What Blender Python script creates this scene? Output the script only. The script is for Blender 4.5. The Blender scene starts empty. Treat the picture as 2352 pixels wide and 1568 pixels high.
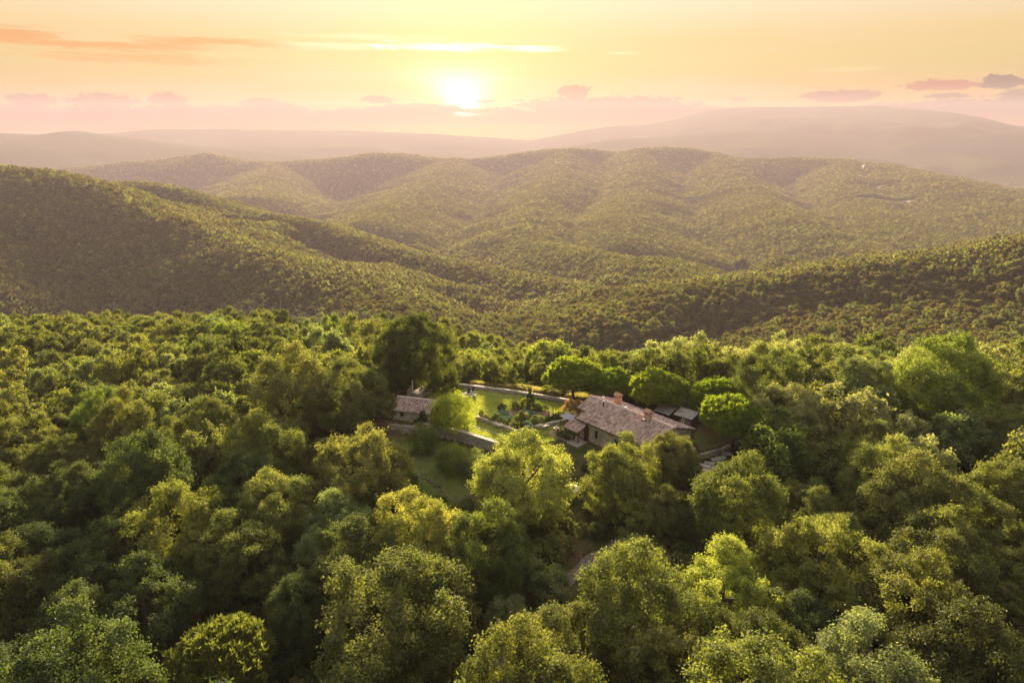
import bpy, bmesh, math, random
import numpy as np
from mathutils import Vector, Matrix

scene = bpy.context.scene
COL = scene.collection
rad = math.radians

# ------------------------------------------------------------------ camera
CAM_H = 42.0
PITCH = rad(17.2)
FPX = 1568.0            # focal length in pixels of a 2352 x 1568 picture (24 mm on 36 mm)
cam_data = bpy.data.cameras.new('camera')
cam_data.lens = 24.0
cam_data.sensor_width = 36.0
cam_data.clip_start = 0.5
cam_data.clip_end = 40000.0
cam = bpy.data.objects.new('camera', cam_data)
cam.location = (0, 0, CAM_H)
cam.rotation_euler = (rad(90) - PITCH, 0, 0)
COL.objects.link(cam)
scene.camera = cam

# ------------------------------------------------------------------ render settings
scene.view_settings.view_transform = 'Standard'
scene.view_settings.look = 'None'
scene.view_settings.gamma = 1.0
scene.view_settings.use_curve_mapping = False
scene.view_settings.exposure = 2.56
cy = scene.cycles
cy.use_denoising = True
cy.max_bounces = 6
cy.diffuse_bounces = 3
cy.glossy_bounces = 2
cy.transmission_bounces = 4
cy.transparent_max_bounces = 8
cy.volume_bounces = 1
cy.sample_clamp_indirect = 6.0

# ------------------------------------------------------------------ sun and sky
SUN_AZ, SUN_EL = -3.8, 12.0       # degrees, azimuth from +Y towards +X
SKY_S = 0.136                      # strength of the sunset gradient and clouds
def sph(az, el):
    a, e = rad(az), rad(el)
    return Vector((math.sin(a) * math.cos(e), math.cos(a) * math.cos(e), math.sin(e)))
sun_data = bpy.data.lights.new('sun', 'SUN')
sun_data.energy = 5.0
sun_data.angle = rad(5.0)
sun_data.color = (1.0, 0.80, 0.56)
sun = bpy.data.objects.new('sun', sun_data)
sun.rotation_euler = (-sph(SUN_AZ, SUN_EL)).to_track_quat('-Z', 'Y').to_euler()
COL.objects.link(sun)

class NT:
    """a thin wrapper to write node trees as expressions"""
    def __init__(self, tree):
        self.t = tree
        tree.nodes.clear()
    def new(self, typ, **kw):
        n = self.t.nodes.new(typ)
        for k, v in kw.items():
            setattr(n, k, v)
        return n
    def put(self, sock, v):
        if isinstance(v, bpy.types.NodeSocket):
            self.t.links.new(v, sock)
        elif v is not None:
            if isinstance(v, (tuple, list)) and len(v) == 3 and sock.type == 'RGBA':
                v = (*v, 1)
            sock.default_value = v
    def m(self, op, a, b=None, c=None, clamp=False):
        n = self.new('ShaderNodeMath', operation=op, use_clamp=clamp)
        for i, v in enumerate((a, b, c)):
            if v is not None:
                self.put(n.inputs[i], v)
        return n.outputs[0]
    def add(self, *a):
        r = a[0]
        for x in a[1:]:
            r = self.m('ADD', r, x)
        return r
    def mul(self, *a):
        r = a[0]
        for x in a[1:]:
            r = self.m('MULTIPLY', r, x)
        return r
    def sub(self, a, b):
        return self.m('SUBTRACT', a, b)
    def step(self, x, lo, hi):
        n = self.new('ShaderNodeMapRange', interpolation_type='SMOOTHSTEP')
        self.put(n.inputs[0], x); self.put(n.inputs[1], lo); self.put(n.inputs[2], hi)
        return n.outputs[0]
    def mix(self, f, a, b, mode='MIX'):
        n = self.new('ShaderNodeMix', data_type='RGBA', blend_type=mode)
        self.put(n.inputs[0], f); self.put(n.inputs[6], a); self.put(n.inputs[7], b)
        return n.outputs[2]
    def ramp(self, f, stops, interp='LINEAR'):
        n = self.new('ShaderNodeValToRGB')
        r = n.color_ramp
        r.interpolation = interp
        while len(r.elements) > len(stops):
            r.elements.remove(r.elements[-1])
        while len(r.elements) < len(stops):
            r.elements.new(0.5)
        for e, (p, c) in zip(r.elements, stops):
            e.position = p
            e.color = (*c, 1)
        self.put(n.inputs[0], f)
        return n.outputs[0]
    def noise(self, vec, scale, detail=4, rough=0.55, dist=0.0, dim='3D'):
        n = self.new('ShaderNodeTexNoise', noise_dimensions=dim)
        self.put(n.inputs['Vector'], vec)
        n.inputs['Scale'].default_value = scale
        n.inputs['Detail'].default_value = detail
        n.inputs['Roughness'].default_value = rough
        n.inputs['Distortion'].default_value = dist
        return n.outputs[0]
    def xyz(self, x, y, z):
        n = self.new('ShaderNodeCombineXYZ')
        for i, v in enumerate((x, y, z)):
            self.put(n.inputs[i], v)
        return n.outputs[0]

def build_sky():
    w = bpy.data.worlds.new('World')
    scene.world = w
    w.use_nodes = True
    N = NT(w.node_tree)
    tc = N.new('ShaderNodeTexCoord').outputs['Generated']
    sp = N.new('ShaderNodeSeparateXYZ'); N.put(sp.inputs[0], tc)
    x, y, z = sp.outputs
    deg = 180 / math.pi
    el = N.mul(N.m('ARCSINE', z), deg)
    az = N.mul(N.m('ARCTAN2', x, y), deg)
    dt = N.new('ShaderNodeVectorMath', operation='DOT_PRODUCT')
    N.put(dt.inputs[0], tc); dt.inputs[1].default_value = sph(-3.8, 1.9)
    ang = N.mul(N.m('ARCCOSINE', N.m('MINIMUM', dt.outputs['Value'], 0.999999)), deg)   # degrees from the sun
    # clear sky: elevation gradient, warmer on the sun's side, dusk blue behind
    warm = N.ramp(N.m('DIVIDE', N.add(el, 10.0), 100.0, clamp=True), [
        (0.00, (0.10, 0.085, 0.06)), (0.10, (0.42, 0.17, 0.02)), (0.12, (0.60, 0.36, 0.03)),
        (0.147, (0.78, 0.60, 0.15)), (0.165, (0.93, 0.67, 0.25)), (0.19, (1.02, 0.89, 0.58)), (0.25, (1.02, 0.94, 0.76)), (0.40, (1.04, 1.0, 0.94)), (1.0, (1.15, 1.14, 1.12))])
    cool = N.ramp(N.m('DIVIDE', N.add(el, 10.0), 100.0, clamp=True), [
        (0.00, (0.06, 0.06, 0.05)), (0.085, (0.10, 0.10, 0.09)), (0.10, (0.52, 0.48, 0.47)), (0.20, (0.70, 0.67, 0.65)), (0.40, (0.92, 0.91, 0.89)), (1.0, (1.15, 1.14, 1.12))])
    base = N.mix(N.step(ang, 50, 130), warm, cool)
    # yellow aureole
    a2 = N.m('DIVIDE', ang, 9.0)
    glow = N.m('POWER', 2.718, N.mul(a2, a2, -1.0))
    base = N.mix(N.mul(glow, 0.5), base, (0.82, 0.74, 0.08))
    v3 = N.xyz(az, el, 0.0)
    def win(a0, e0, wa, we):
        da = N.m('DIVIDE', N.sub(az, a0), wa); de = N.m('DIVIDE', N.sub(el, e0), we)
        return N.sub(1.0, N.m('SQRT', N.add(N.mul(da, da), N.mul(de, de))))
    st = N.xyz(N.mul(az, 0.22), N.mul(el, 2.2), 3.0)
    n_st = N.sub(N.noise(st, 1.0, 8, 0.68, 0.6), 0.5)
    cu = N.xyz(N.mul(az, 0.9), N.mul(el, 2.2), 7.0)
    n_cu = N.sub(N.noise(cu, 1.0, 9, 0.7, 0.5), 0.5)
    # faint high veil over the whole sky
    veil = N.step(N.noise(N.xyz(N.mul(az, 0.05), N.mul(el, 0.45), 1.0), 1.0, 5, 0.55, 0.5), 0.45, 0.75)
    base = N.mix(N.mul(veil, 0.28), base, (0.86, 0.74, 0.52))
    def lay(b, mask, colour, k):
        return N.mix(N.mul(mask, k), b, colour)
    # orange streaks on the left
    for a0, e0, wa, we, k in ((-35, 5.75, 6.5, 0.75, 1.0), (-28, 5.5, 9, 0.42, 0.95), (-21.5, 6.05, 6, 0.32, 0.9), (-27, 4.75, 9, 0.5, 0.75), (-44, 5.9, 7, 0.6, 0.9), (-17, 5.9, 5, 0.2, 0.6)):
        base = lay(base, N.step(N.add(win(a0, e0, wa, we), N.mul(n_st, 2.4)), 0.0, 0.7), (0.88, 0.33, 0.0), k * 0.95)
    # bright wisps above the sun
    for a0, e0, wa, we, k in ((-5.5, 6.05, 6.5, 0.55, 3.2), (1.0, 6.0, 4.0, 0.35, 3.0), (-14, 6.0, 6, 0.4, 1.0), (-11, 6.7, 8, 0.3, 0.6), (8.5, 5.6, 2.0, 0.15, 1.0), (24.5, 4.1, 3.5, 0.18, 0.5)):
        mk = N.step(N.add(win(a0, e0, wa, we), N.mul(n_st, 2.6)), 0.1, 0.8)
        base = N.mix(mk, base, N.mix(1.0, base, (0.30 * k, 0.29 * k, 0.26 * k), 'ADD'))
    # sun core low on the clouds, a fan of light spreading above it
    core = N.m('POWER', 2.718, N.mul(N.m('DIVIDE', ang, 0.75), N.m('DIVIDE', ang, 0.75), -1.0))
    halo = N.m('POWER', 2.718, N.mul(ang, -0.45))
    fan_w = N.add(1.3, N.mul(N.m('MAXIMUM', N.sub(el, 1.9), 0.0), 0.85))
    fx = N.m('DIVIDE', N.sub(az, N.sub(-3.9, N.mul(N.m('MAXIMUM', N.sub(el, 2.0), 0.0), 0.18))), fan_w)
    beams = N.add(0.85, N.mul(N.noise(N.xyz(N.mul(fx, 2.3), 0.0, 2.0), 1.0, 3, 0.6), 0.3))
    fan = N.mul(N.m('POWER', 2.718, N.mul(fx, fx, -1.2)), N.step(el, 1.3, 2.2), N.sub(1.0, N.step(el, 2.2, 5.6)), beams)
    under = N.add(0.04, N.mul(N.step(el, 0.6, 1.4), 0.96))
    light = N.mul(under, N.add(N.mul(core, 5.0), N.mul(halo, 0.40), N.mul(fan, 1.7)))
    base = N.mix(1.0, base, N.mix(1.0, (1.0, 0.93, 0.72), N.xyz(light, light, light), 'MULTIPLY'), 'ADD')
    # cumulus row along the horizon, dark side towards us
    t1 = N.noise(N.xyz(N.mul(az, 0.42), N.mul(el, 0.8), 11.0), 1.0, 9, 0.7)
    top = N.add(0.35, N.mul(t1, 2.6))
    gx = N.m('DIVIDE', N.add(az, 3.5), 1.25)
    gap = N.sub(1.0, N.mul(N.m('POWER', 2.718, N.mul(gx, gx, -1.0)), N.step(el, 0.9, 1.3), 0.95))
    row = N.mul(N.step(N.sub(top, el), -0.04, 0.14), N.step(el, -0.2, 1.1), gap)
    lit = N.m('POWER', 2.718, N.mul(N.m('DIVIDE', ang, 4.5), N.m('DIVIDE', ang, 4.5), -1.0))
    ccol = N.mix(lit, (0.14, 0.02, 0.02), (0.40, 0.07, 0.0))
    base = lay(base, row, ccol, 0.9)
    near = N.m('POWER', 2.718, N.mul(N.m('DIVIDE', ang, 2.4), N.m('DIVIDE', ang, 2.4), -1.0))
    edge = N.mul(row, N.sub(1.0, row), 4.0, near, N.step(el, 1.3, 1.7), 3.0)
    base = N.mix(1.0, base, N.mix(1.0, (1.0, 0.9, 0.6), N.xyz(edge, edge, edge), 'MULTIPLY'), 'ADD')
    for a0, e0, wa, we, k in ((4.9, 2.75, 1.5, 0.65, 0.9), (7.5, 1.75, 8.0, 0.85, 0.95), (-10.6, 2.25, 1.6, 0.36, 0.95), (-7.2, 1.55, 4.2, 0.5, 0.95), (-3.2, 1.45, 2.2, 0.22, 0.9), (-2.2, 2.15, 0.8, 0.16, 0.8),
                              (-29.5, 1.85, 2.6, 0.55, 0.9), (-25.5, 2.05, 1.3, 0.6, 0.9), (-33.5, 1.85, 1.6, 0.5, 0.9), (-19, 1.8, 1.8, 0.5, 0.8)):
        base = lay(base, N.step(N.add(win(a0, e0, wa, we), N.mul(n_cu, 2.1)), 0.02, 0.20), ccol, k)
    # small dark clouds on the right and the grey bank beyond the mountain
    for a0, e0, wa, we, k, c in ((33.9, 2.95, 1.7, 0.5, 1.0, (0.03, 0.0, 0.0)), (30.4, 2.9, 2.6, 0.36, 0.95, (0.42, 0.06, 0.0)), (36.3, 2.75, 1.5, 0.32, 1.0, (0.02, 0.0, 0.0)),
                                (24.3, 2.3, 2.8, 0.5, 0.95, (0.17, 0.05, 0.01)), (37.5, 2.05, 4.6, 0.62, 0.95, (0.03, 0.02, 0.03)), (32.0, 1.5, 7.0, 0.5, 0.9, (0.06, 0.04, 0.04)), (31.0, 2.2, 1.6, 0.2, 0.9, (0.06, 0.0, 0.0)), (17.4, 2.2, 0.6, 0.16, 0.8, (0.1, 0.0, 0.0))):
        base = lay(base, N.step(N.add(win(a0, e0, wa, we), N.mul(n_cu, 2.1)), 0.02, 0.20), c, k)
    bg = N.new('ShaderNodeBackground')
    N.put(bg.inputs[0], base); bg.inputs[1].default_value = SKY_S
    sky = N.new('ShaderNodeTexSky', sky_type='NISHITA', sun_disc=False)
    sky.sun_elevation = rad(SUN_EL)
    sky.sun_rotation = rad(SUN_AZ)
    sky.dust_density = 3.0
    bg2 = N.new('ShaderNodeBackground')
    N.put(bg2.inputs[0], N.mix(1.0, sky.outputs[0], (0.018, 0.016, 0.014), 'MULTIPLY')); bg2.inputs[1].default_value = 0.05
    ad = N.new('ShaderNodeAddShader')
    N.put(ad.inputs[0], bg.outputs[0]); N.put(ad.inputs[1], bg2.outputs[0])
    out = N.new('ShaderNodeOutputWorld')
    N.put(out.inputs[0], ad.outputs[0])
build_sky()

# ------------------------------------------------------------------ scene helpers
def ray(u, v):
    """direction through a point of the 2352 x 1568 picture"""
    x = (u - 1176) / FPX; yy = -(v - 784) / FPX
    c, s = math.cos(PITCH), math.sin(PITCH)
    return np.array([x, c + yy * s, -s + yy * c])
def at_z(u, v, z):
    d = ray(u, v); t = (z - CAM_H) / d[2]
    return np.array([0, 0, CAM_H]) + t * d
def at_y(u, v, Y):
    d = ray(u, v); t = Y / d[1]
    return np.array([0, 0, CAM_H]) + t * d
def project(p):
    c, s = math.cos(PITCH), math.sin(PITCH)
    q = np.asarray(p, float) - np.array([0, 0, CAM_H])
    dep = q[..., 1] * c - q[..., 2] * s
    yy = q[..., 1] * s + q[..., 2] * c
    return 1176 + FPX * q[..., 0] / dep, 784 - FPX * yy / dep, dep

def tag(o, label=None, cat=None, group=None, kind=None):
    if label: o['label'] = label
    if cat: o['category'] = cat
    if group: o['group'] = group
    if kind: o['kind'] = kind
    return o
def empty(name, loc, rz=0.0, label=None, cat=None, group=None):
    o = bpy.data.objects.new(name, None)
    o.location = loc
    o.rotation_euler = (0, 0, rz)
    o.empty_display_size = 0.3
    COL.objects.link(o)
    return tag(o, label, cat, group)
def mesh_np(name, verts, faces, tint=None, smooth=False):
    """verts (n,3); faces (m,k) array with k = 3 or 4"""
    me = bpy.data.meshes.new(name)
    verts = np.asarray(verts, np.float32); faces = np.asarray(faces, np.int32)
    n, (m, k) = len(verts), faces.shape
    me.vertices.add(n); me.vertices.foreach_set('co', verts.ravel())
    me.loops.add(m * k); me.loops.foreach_set('vertex_index', faces.ravel())
    me.polygons.add(m)
    me.polygons.foreach_set('loop_start', np.arange(0, m * k, k, dtype=np.int32))
    me.polygons.foreach_set('use_smooth', np.full(m, smooth))
    if tint is not None:
        a = me.attributes.new('tint', 'FLOAT', 'POINT')
        a.data.foreach_set('value', np.asarray(tint, np.float32))
    me.update(calc_edges=True)
    return me
def link(name, me, mat=None, parent=None, loc=None):
    o = bpy.data.objects.new(name, me)
    if mat is not None:
        if me.materials: pass
        else: me.materials.append(mat)
    if parent is not None: o.parent = parent
    if loc is not None: o.location = loc
    COL.objects.link(o)
    return o

class MB:
    """collects simple shapes, builds one mesh"""
    def __init__(self, frame=None):
        self.v = []; self.f = []; self.M = frame or Matrix.Identity(4)
    def pts(self, ps, fs):
        b = len(self.v)
        self.v += [tuple(self.M @ Vector(p)) for p in ps]
        self.f += [tuple(b + i for i in f) for f in fs]
        return self
    def box(self, c, s, rz=0.0, M=None):
        hx, hy, hz = s[0] / 2, s[1] / 2, s[2] / 2
        ps = [Vector((sx * hx, sy * hy, sz * hz)) for sx in (-1, 1) for sy in (-1, 1) for sz in (-1, 1)]
        R = M if M is not None else Matrix.Rotation(rz, 3, 'Z')
        ps = [R @ p + Vector(c) for p in ps]
        return self.pts(ps, [(0, 1, 3, 2), (4, 6, 7, 5), (0, 4, 5, 1), (2, 3, 7, 6), (0, 2, 6, 4), (1, 5, 7, 3)])
    def hexa(self, bottom, top):
        """four bottom corners and four top corners, in the same turning sense"""
        return self.pts(list(bottom) + list(top), [(3, 2, 1, 0), (4, 5, 6, 7), (0, 1, 5, 4), (1, 2, 6, 5), (2, 3, 7, 6), (3, 0, 4, 7)])
    def tube(self, path, radii, n=6, cap=True):
        path = [Vector(p) for p in path]
        rings = []
        for i, p in enumerate(path):
            d = (path[min(i + 1, len(path) - 1)] - path[max(i - 1, 0)]).normalized()
            a = d.orthogonal().normalized(); b = d.cross(a)
            r = radii[i] if hasattr(radii, '__len__') else radii
            rings.append([p + (a * math.cos(t) + b * math.sin(t)) * r for t in [2 * math.pi * k / n for k in range(n)]])
        ps = [q for r in rings for q in r]
        fs = [(i * n + k, i * n + (k + 1) % n, (i + 1) * n + (k + 1) % n, (i + 1) * n + k) for i in range(len(path) - 1) for k in range(n)]
        if cap:
            fs.append(tuple(range(n))[::-1]); fs.append(tuple((len(path) - 1) * n + k for k in range(n)))
        return self.pts(ps, fs)
    def stone(self, c, s, rng, j=0.18, rz=0.0):
        """an uneven eight-cornered stone"""
        hx, hy, hz = s[0] / 2, s[1] / 2, s[2] / 2
        R = Matrix.Rotation(rz, 3, 'Z')
        ps = [R @ Vector((sx * hx * (1 - rng.random() * j), sy * hy * (1 - rng.random() * j), sz * hz * (1 - rng.random() * j))) + Vector(c)
              for sx in (-1, 1) for sy in (-1, 1) for sz in (-1, 1)]
        return self.pts(ps, [(0, 1, 3, 2), (4, 6, 7, 5), (0, 4, 5, 1), (2, 3, 7, 6), (0, 2, 6, 4), (1, 5, 7, 3)])
    def build(self, name, mat, parent=None, kind=None, smooth=False):
        me = bpy.data.meshes.new(name)
        me.from_pydata(self.v, [], self.f)
        if smooth:
            me.polygons.foreach_set('use_smooth', [True] * len(me.polygons))
        me.materials.append(mat)
        me.update()
        o = bpy.data.objects.new(name, me)
        if parent is not None: o.parent = parent
        COL.objects.link(o)
        if kind: o['kind'] = kind
        return o
def copy_tree(o, parent=None):
    c = o.copy()
    COL.objects.link(c)
    if parent is not None: c.parent = parent
    for ch in list(o.children):
        copy_tree(ch, c)
    return c

# ------------------------------------------------------------------ materials
def material(name):
    m = bpy.data.materials.new(name)
    m.use_nodes = True
    return m, NT(m.node_tree)
def surf(name, c1, c2, scale=3.0, rough=0.85, bump=0.0, bscale=None, c3=None, s3=0.4, rnd=0.0, detail=6, spec=0.3):
    """plain procedural surface: two colours mixed by noise, a third in patches, random value per object"""
    m, N = material(name)
    tc = N.new('ShaderNodeTexCoord').outputs['Object']
    col = N.mix(N.step(N.noise(tc, scale, detail, 0.6), 0.32, 0.68), c1, c2)
    if c3 is not None:
        col = N.mix(N.step(N.noise(tc, s3, 4, 0.6, 0.5), 0.48, 0.68), col, c3)
    if rnd:
        r = N.new('ShaderNodeObjectInfo').outputs['Random']
        hs = N.new('ShaderNodeHueSaturation')
        N.put(hs.inputs['Value'], N.add(1.0 - rnd, N.mul(r, 2 * rnd))); N.put(hs.inputs['Color'], col)
        col = hs.outputs[0]
    b = N.new('ShaderNodeBsdfPrincipled')
    N.put(b.inputs['Base Color'], col)
    b.inputs['Roughness'].default_value = rough
    b.inputs['Specular IOR Level'].default_value = spec
    if bump:
        bn = N.new('ShaderNodeBump'); bn.inputs['Strength'].default_value = bump; bn.inputs['Distance'].default_value = 0.05
        N.put(bn.inputs['Height'], N.noise(tc, bscale or scale * 3, 5, 0.65)); N.put(b.inputs['Normal'], bn.outputs[0])
    o = N.new('ShaderNodeOutputMaterial'); N.put(o.inputs[0], b.outputs[0])
    return m
def leafy(name, dark, light, trans=0.48, hue=0.012, val=0.22):
    """leaf material: albedo varies from leaf to leaf (tint attribute) and from tree to tree"""
    m, N = material(name)
    t = N.new('ShaderNodeAttribute', attribute_name='tint').outputs['Fac']
    # reflectance and transmittance of a leaf are about alike: the mix below halves each, so both are doubled here
    col = N.mix(t, tuple(1.75 * c for c in dark), tuple(1.75 * c for c in light))
    r = N.new('ShaderNodeObjectInfo').outputs['Random']
    r2 = N.m('FRACT', N.mul(r, 17.31))
    hs = N.new('ShaderNodeHueSaturation')
    N.put(hs.inputs['Hue'], N.add(0.5 - hue, N.mul(r, 2 * hue)))
    N.put(hs.inputs['Value'], N.add(1 - val, N.mul(r2, 2 * val)))
    N.put(hs.inputs['Color'], col)
    col = hs.outputs[0]
    d = N.new('ShaderNodeBsdfDiffuse'); N.put(d.inputs[0], col)
    tr = N.new('ShaderNodeBsdfTranslucent')
    N.put(tr.inputs[0], N.mix(1.0, col, (1.19, 1.15, 0.5), 'MULTIPLY'))
    g = N.new('ShaderNodeBsdfGlossy'); g.inputs['Roughness'].default_value = 0.55; g.inputs[0].default_value = (0.8, 0.8, 0.8, 1)
    x = N.new('ShaderNodeMixShader'); x.inputs[0].default_value = trans
    N.put(x.inputs[1], d.outputs[0]); N.put(x.inputs[2], tr.outputs[0])
    y = N.new('ShaderNodeMixShader'); y.inputs[0].default_value = 0.022
    N.put(y.inputs[1], x.outputs[0]); N.put(y.inputs[2], g.outputs[0])
    o = N.new('ShaderNodeOutputMaterial'); N.put(o.inputs[0], y.outputs[0])
    return m
LEAF = {
    'dark':   leafy('leaf_dark_green', (0.035, 0.045, 0.011), (0.087, 0.10, 0.022)),
    'mid':    leafy('leaf_mid_green', (0.052, 0.063, 0.014), (0.130, 0.140, 0.031)),
    'lemon':  leafy('leaf_lemon', (0.09, 0.11, 0.025), (0.225, 0.23, 0.06)),
    'sage':   leafy('leaf_sage', (0.062, 0.076, 0.02), (0.16, 0.172, 0.05)),
    'olive':  leafy('leaf_olive', (0.055, 0.068, 0.017), (0.145, 0.15, 0.042)),
    'yellow': leafy('leaf_yellow_green', (0.078, 0.105, 0.018), (0.18, 0.20, 0.04)),
    'gold':   leafy('leaf_golden', (0.09, 0.105, 0.02), (0.205, 0.20, 0.045)),
    'grey':   leafy('leaf_grey_green', (0.06, 0.078, 0.03), (0.14, 0.165, 0.062)),
    'pale':   leafy('leaf_pale_buff', (0.115, 0.13, 0.05), (0.235, 0.24, 0.105)),
    'deep':   leafy('leaf_vignette_dark', (0.022, 0.034, 0.009), (0.058, 0.078, 0.02)),  # oak leaf darkened: vignette shade put into the colour
    'green':  leafy('leaf_fresh_green', (0.052, 0.078, 0.012), (0.125, 0.16, 0.026)),
    'lime':   leafy('leaf_lime', (0.06, 0.09, 0.012), (0.165, 0.195, 0.022)),
    'pine':   leafy('pine_needles', (0.052, 0.082, 0.010), (0.155, 0.195, 0.02), 0.4, 0.01, 0.1),
    'cypress': leafy('cypress_scales', (0.012, 0.03, 0.008), (0.035, 0.07, 0.018), 0.2),
    'brown':  leafy('leaf_brown', (0.09, 0.06, 0.03), (0.19, 0.12, 0.05)),
    'rust':   leafy('leaf_rust', (0.11, 0.065, 0.035), (0.20, 0.125, 0.07)),
    'straw':  leafy('dry_grass', (0.13, 0.12, 0.045), (0.26, 0.235, 0.105), 0.48),
    'blue':   leafy('leaf_blue_green', (0.05, 0.09, 0.055), (0.16, 0.23, 0.15), 0.25),
    'white':  leafy('blossom_white', (0.6, 0.58, 0.5), (0.8, 0.78, 0.7), 0.2, 0.0, 0.0),
    'turf':   leafy('leaf_turf', (0.17, 0.21, 0.035), (0.30, 0.32, 0.08), 0.45, 0.0, 0.0),
    'rough':  leafy('leaf_rough_grass', (0.085, 0.11, 0.024), (0.18, 0.19, 0.055), 0.45, 0.0, 0.0),
    'hill':   leafy('leaf_hill_forest', (0.044, 0.042, 0.013), (0.098, 0.088, 0.026), 0.48, 0.012, 0.2),
}
BARK = surf('bark', (0.07, 0.052, 0.038), (0.13, 0.10, 0.075), 2.0, 0.95, 0.4, 9.0)
PALE_BARK = surf('pale_bark', (0.22, 0.19, 0.16), (0.32, 0.29, 0.25), 2.0, 0.95)
# ------------------------------------------------------------------ terrain
_rs = np.random.RandomState(7)
_LAT = _rs.rand(256, 256)
def vnoise(x, y):
    xi = np.floor(x).astype(int); yi = np.floor(y).astype(int)
    fx = x - xi; fy = y - yi
    fx = fx * fx * (3 - 2 * fx); fy = fy * fy * (3 - 2 * fy)
    g = lambda a, b: _LAT[a % 256, b % 256]
    return (g(xi, yi) * (1 - fx) + g(xi + 1, yi) * fx) * (1 - fy) + (g(xi, yi + 1) * (1 - fx) + g(xi + 1, yi + 1) * fx) * fy - 0.5
def fbm(x, y, o=4):
    r = 0; a = 1.0
    for i in range(o):
        r = r + a * vnoise(x * 2 ** i + 17.3 * i, y * 2 ** i + 5.1 * i); a *= 0.5
    return r
NEAR_X = np.array([-700, -400, -200, -120, -60, -20, 10, 40, 80, 140, 220, 340, 600], float)
NEAR_Y = np.array([-300, -60, 0, 40, 60, 80, 100, 125, 150, 180, 220, 270, 330, 400, 480, 560, 700], float)
NEAR_Z = np.array([
    [-30, -28, -22, -14, -8, -4, -2, -3, -6, -10, -14, -20, -30],
    [-28, -24, -18, -10, -5, -2, -1, -1, -2, -4, -8, -14, -24],
    [-26, -22, -16, -9, -4, -1, -.5, -.5, -1, -3, -6, -12, -20],
    [-26, -20, -14, -8, -4, -2, -1.5, -1, -1, -2, -5, -10, -18],
    [-26, -20, -14, -8, -4, -2.6, -2.2, -1.5, -1, -2, -4, -10, -18],
    [-26, -20, -13, -8, -4, -1.6, -.6, .4, .2, -2, -4, -9, -16],
    [-26, -19, -13, -8, -4, -.6, .9, 1.0, 0, -2, -4, -8, -14],
    [-26, -18, -13, -8, -5.0, -4.5, -4.8, -5, -5, -5, -6, -9, -14],
    [-26, -19, -12, -9, -7, -9, -12, -15, -14, -11, -10, -13, -18],
    [-30, -24, -16, -12, -11, -17, -26, -33, -36, -33, -28, -26, -28],
    [-50, -46, -44, -42, -42, -48, -56, -60, -60, -56, -50, -46, -44],
    [-70, -68, -66, -68, -72, -79, -82, -78, -72, -66, -62, -56, -52],
    [-85, -80, -78, -84, -96, -108, -112, -98, -82, -70, -62, -55, -50],
    [-100, -92, -86, -94, -116, -136, -142, -126, -102, -80, -66, -50, -44],
    [-115, -105, -98, -108, -132, -156, -164, -152, -128, -100, -84, -64, -56],
    [-130, -125, -122, -134, -156, -176, -180, -174, -160, -138, -128, -110, -100],
    [-170, -170, -170, -170, -170, -175, -175, -175, -170, -170, -165, -160, -150]], float)
def _bil(x, y):
    xi = np.clip(np.searchsorted(NEAR_X, x) - 1, 0, len(NEAR_X) - 2); yi = np.clip(np.searchsorted(NEAR_Y, y) - 1, 0, len(NEAR_Y) - 2)
    fx = np.clip((x - NEAR_X[xi]) / (NEAR_X[xi + 1] - NEAR_X[xi]), 0, 1); fy = np.clip((y - NEAR_Y[yi]) / (NEAR_Y[yi + 1] - NEAR_Y[yi]), 0, 1)
    return (NEAR_Z[yi, xi] * (1 - fx) + NEAR_Z[yi, xi + 1] * fx) * (1 - fy) + (NEAR_Z[yi + 1, xi] * (1 - fx) + NEAR_Z[yi + 1, xi + 1] * fx) * fy
_gx = np.arange(-700, 601, 6.0); _gy = np.arange(-300, 701, 6.0)
_G = _bil(*np.meshgrid(_gx, _gy))
for _ in range(3):
    _p = np.pad(_G, 1, 'edge'); _G = (_p[:-2, 1:-1] + 2 * _p[1:-1, 1:-1] + _p[2:, 1:-1]) / 4
    _p = np.pad(_G, 1, 'edge'); _G = (_p[1:-1, :-2] + 2 * _p[1:-1, 1:-1] + _p[1:-1, 2:]) / 4
def near_z(x, y):
    fx = np.clip((x + 700) / 6.0, 0, len(_gx) - 1.001); fy = np.clip((y + 300) / 6.0, 0, len(_gy) - 1.001)
    xi = fx.astype(int); yi = fy.astype(int); fx = fx - xi; fy = fy - yi
    return (_G[yi, xi] * (1 - fx) + _G[yi, xi + 1] * fx) * (1 - fy) + (_G[yi + 1, xi] * (1 - fx) + _G[yi + 1, xi + 1] * fx) * fy

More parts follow.
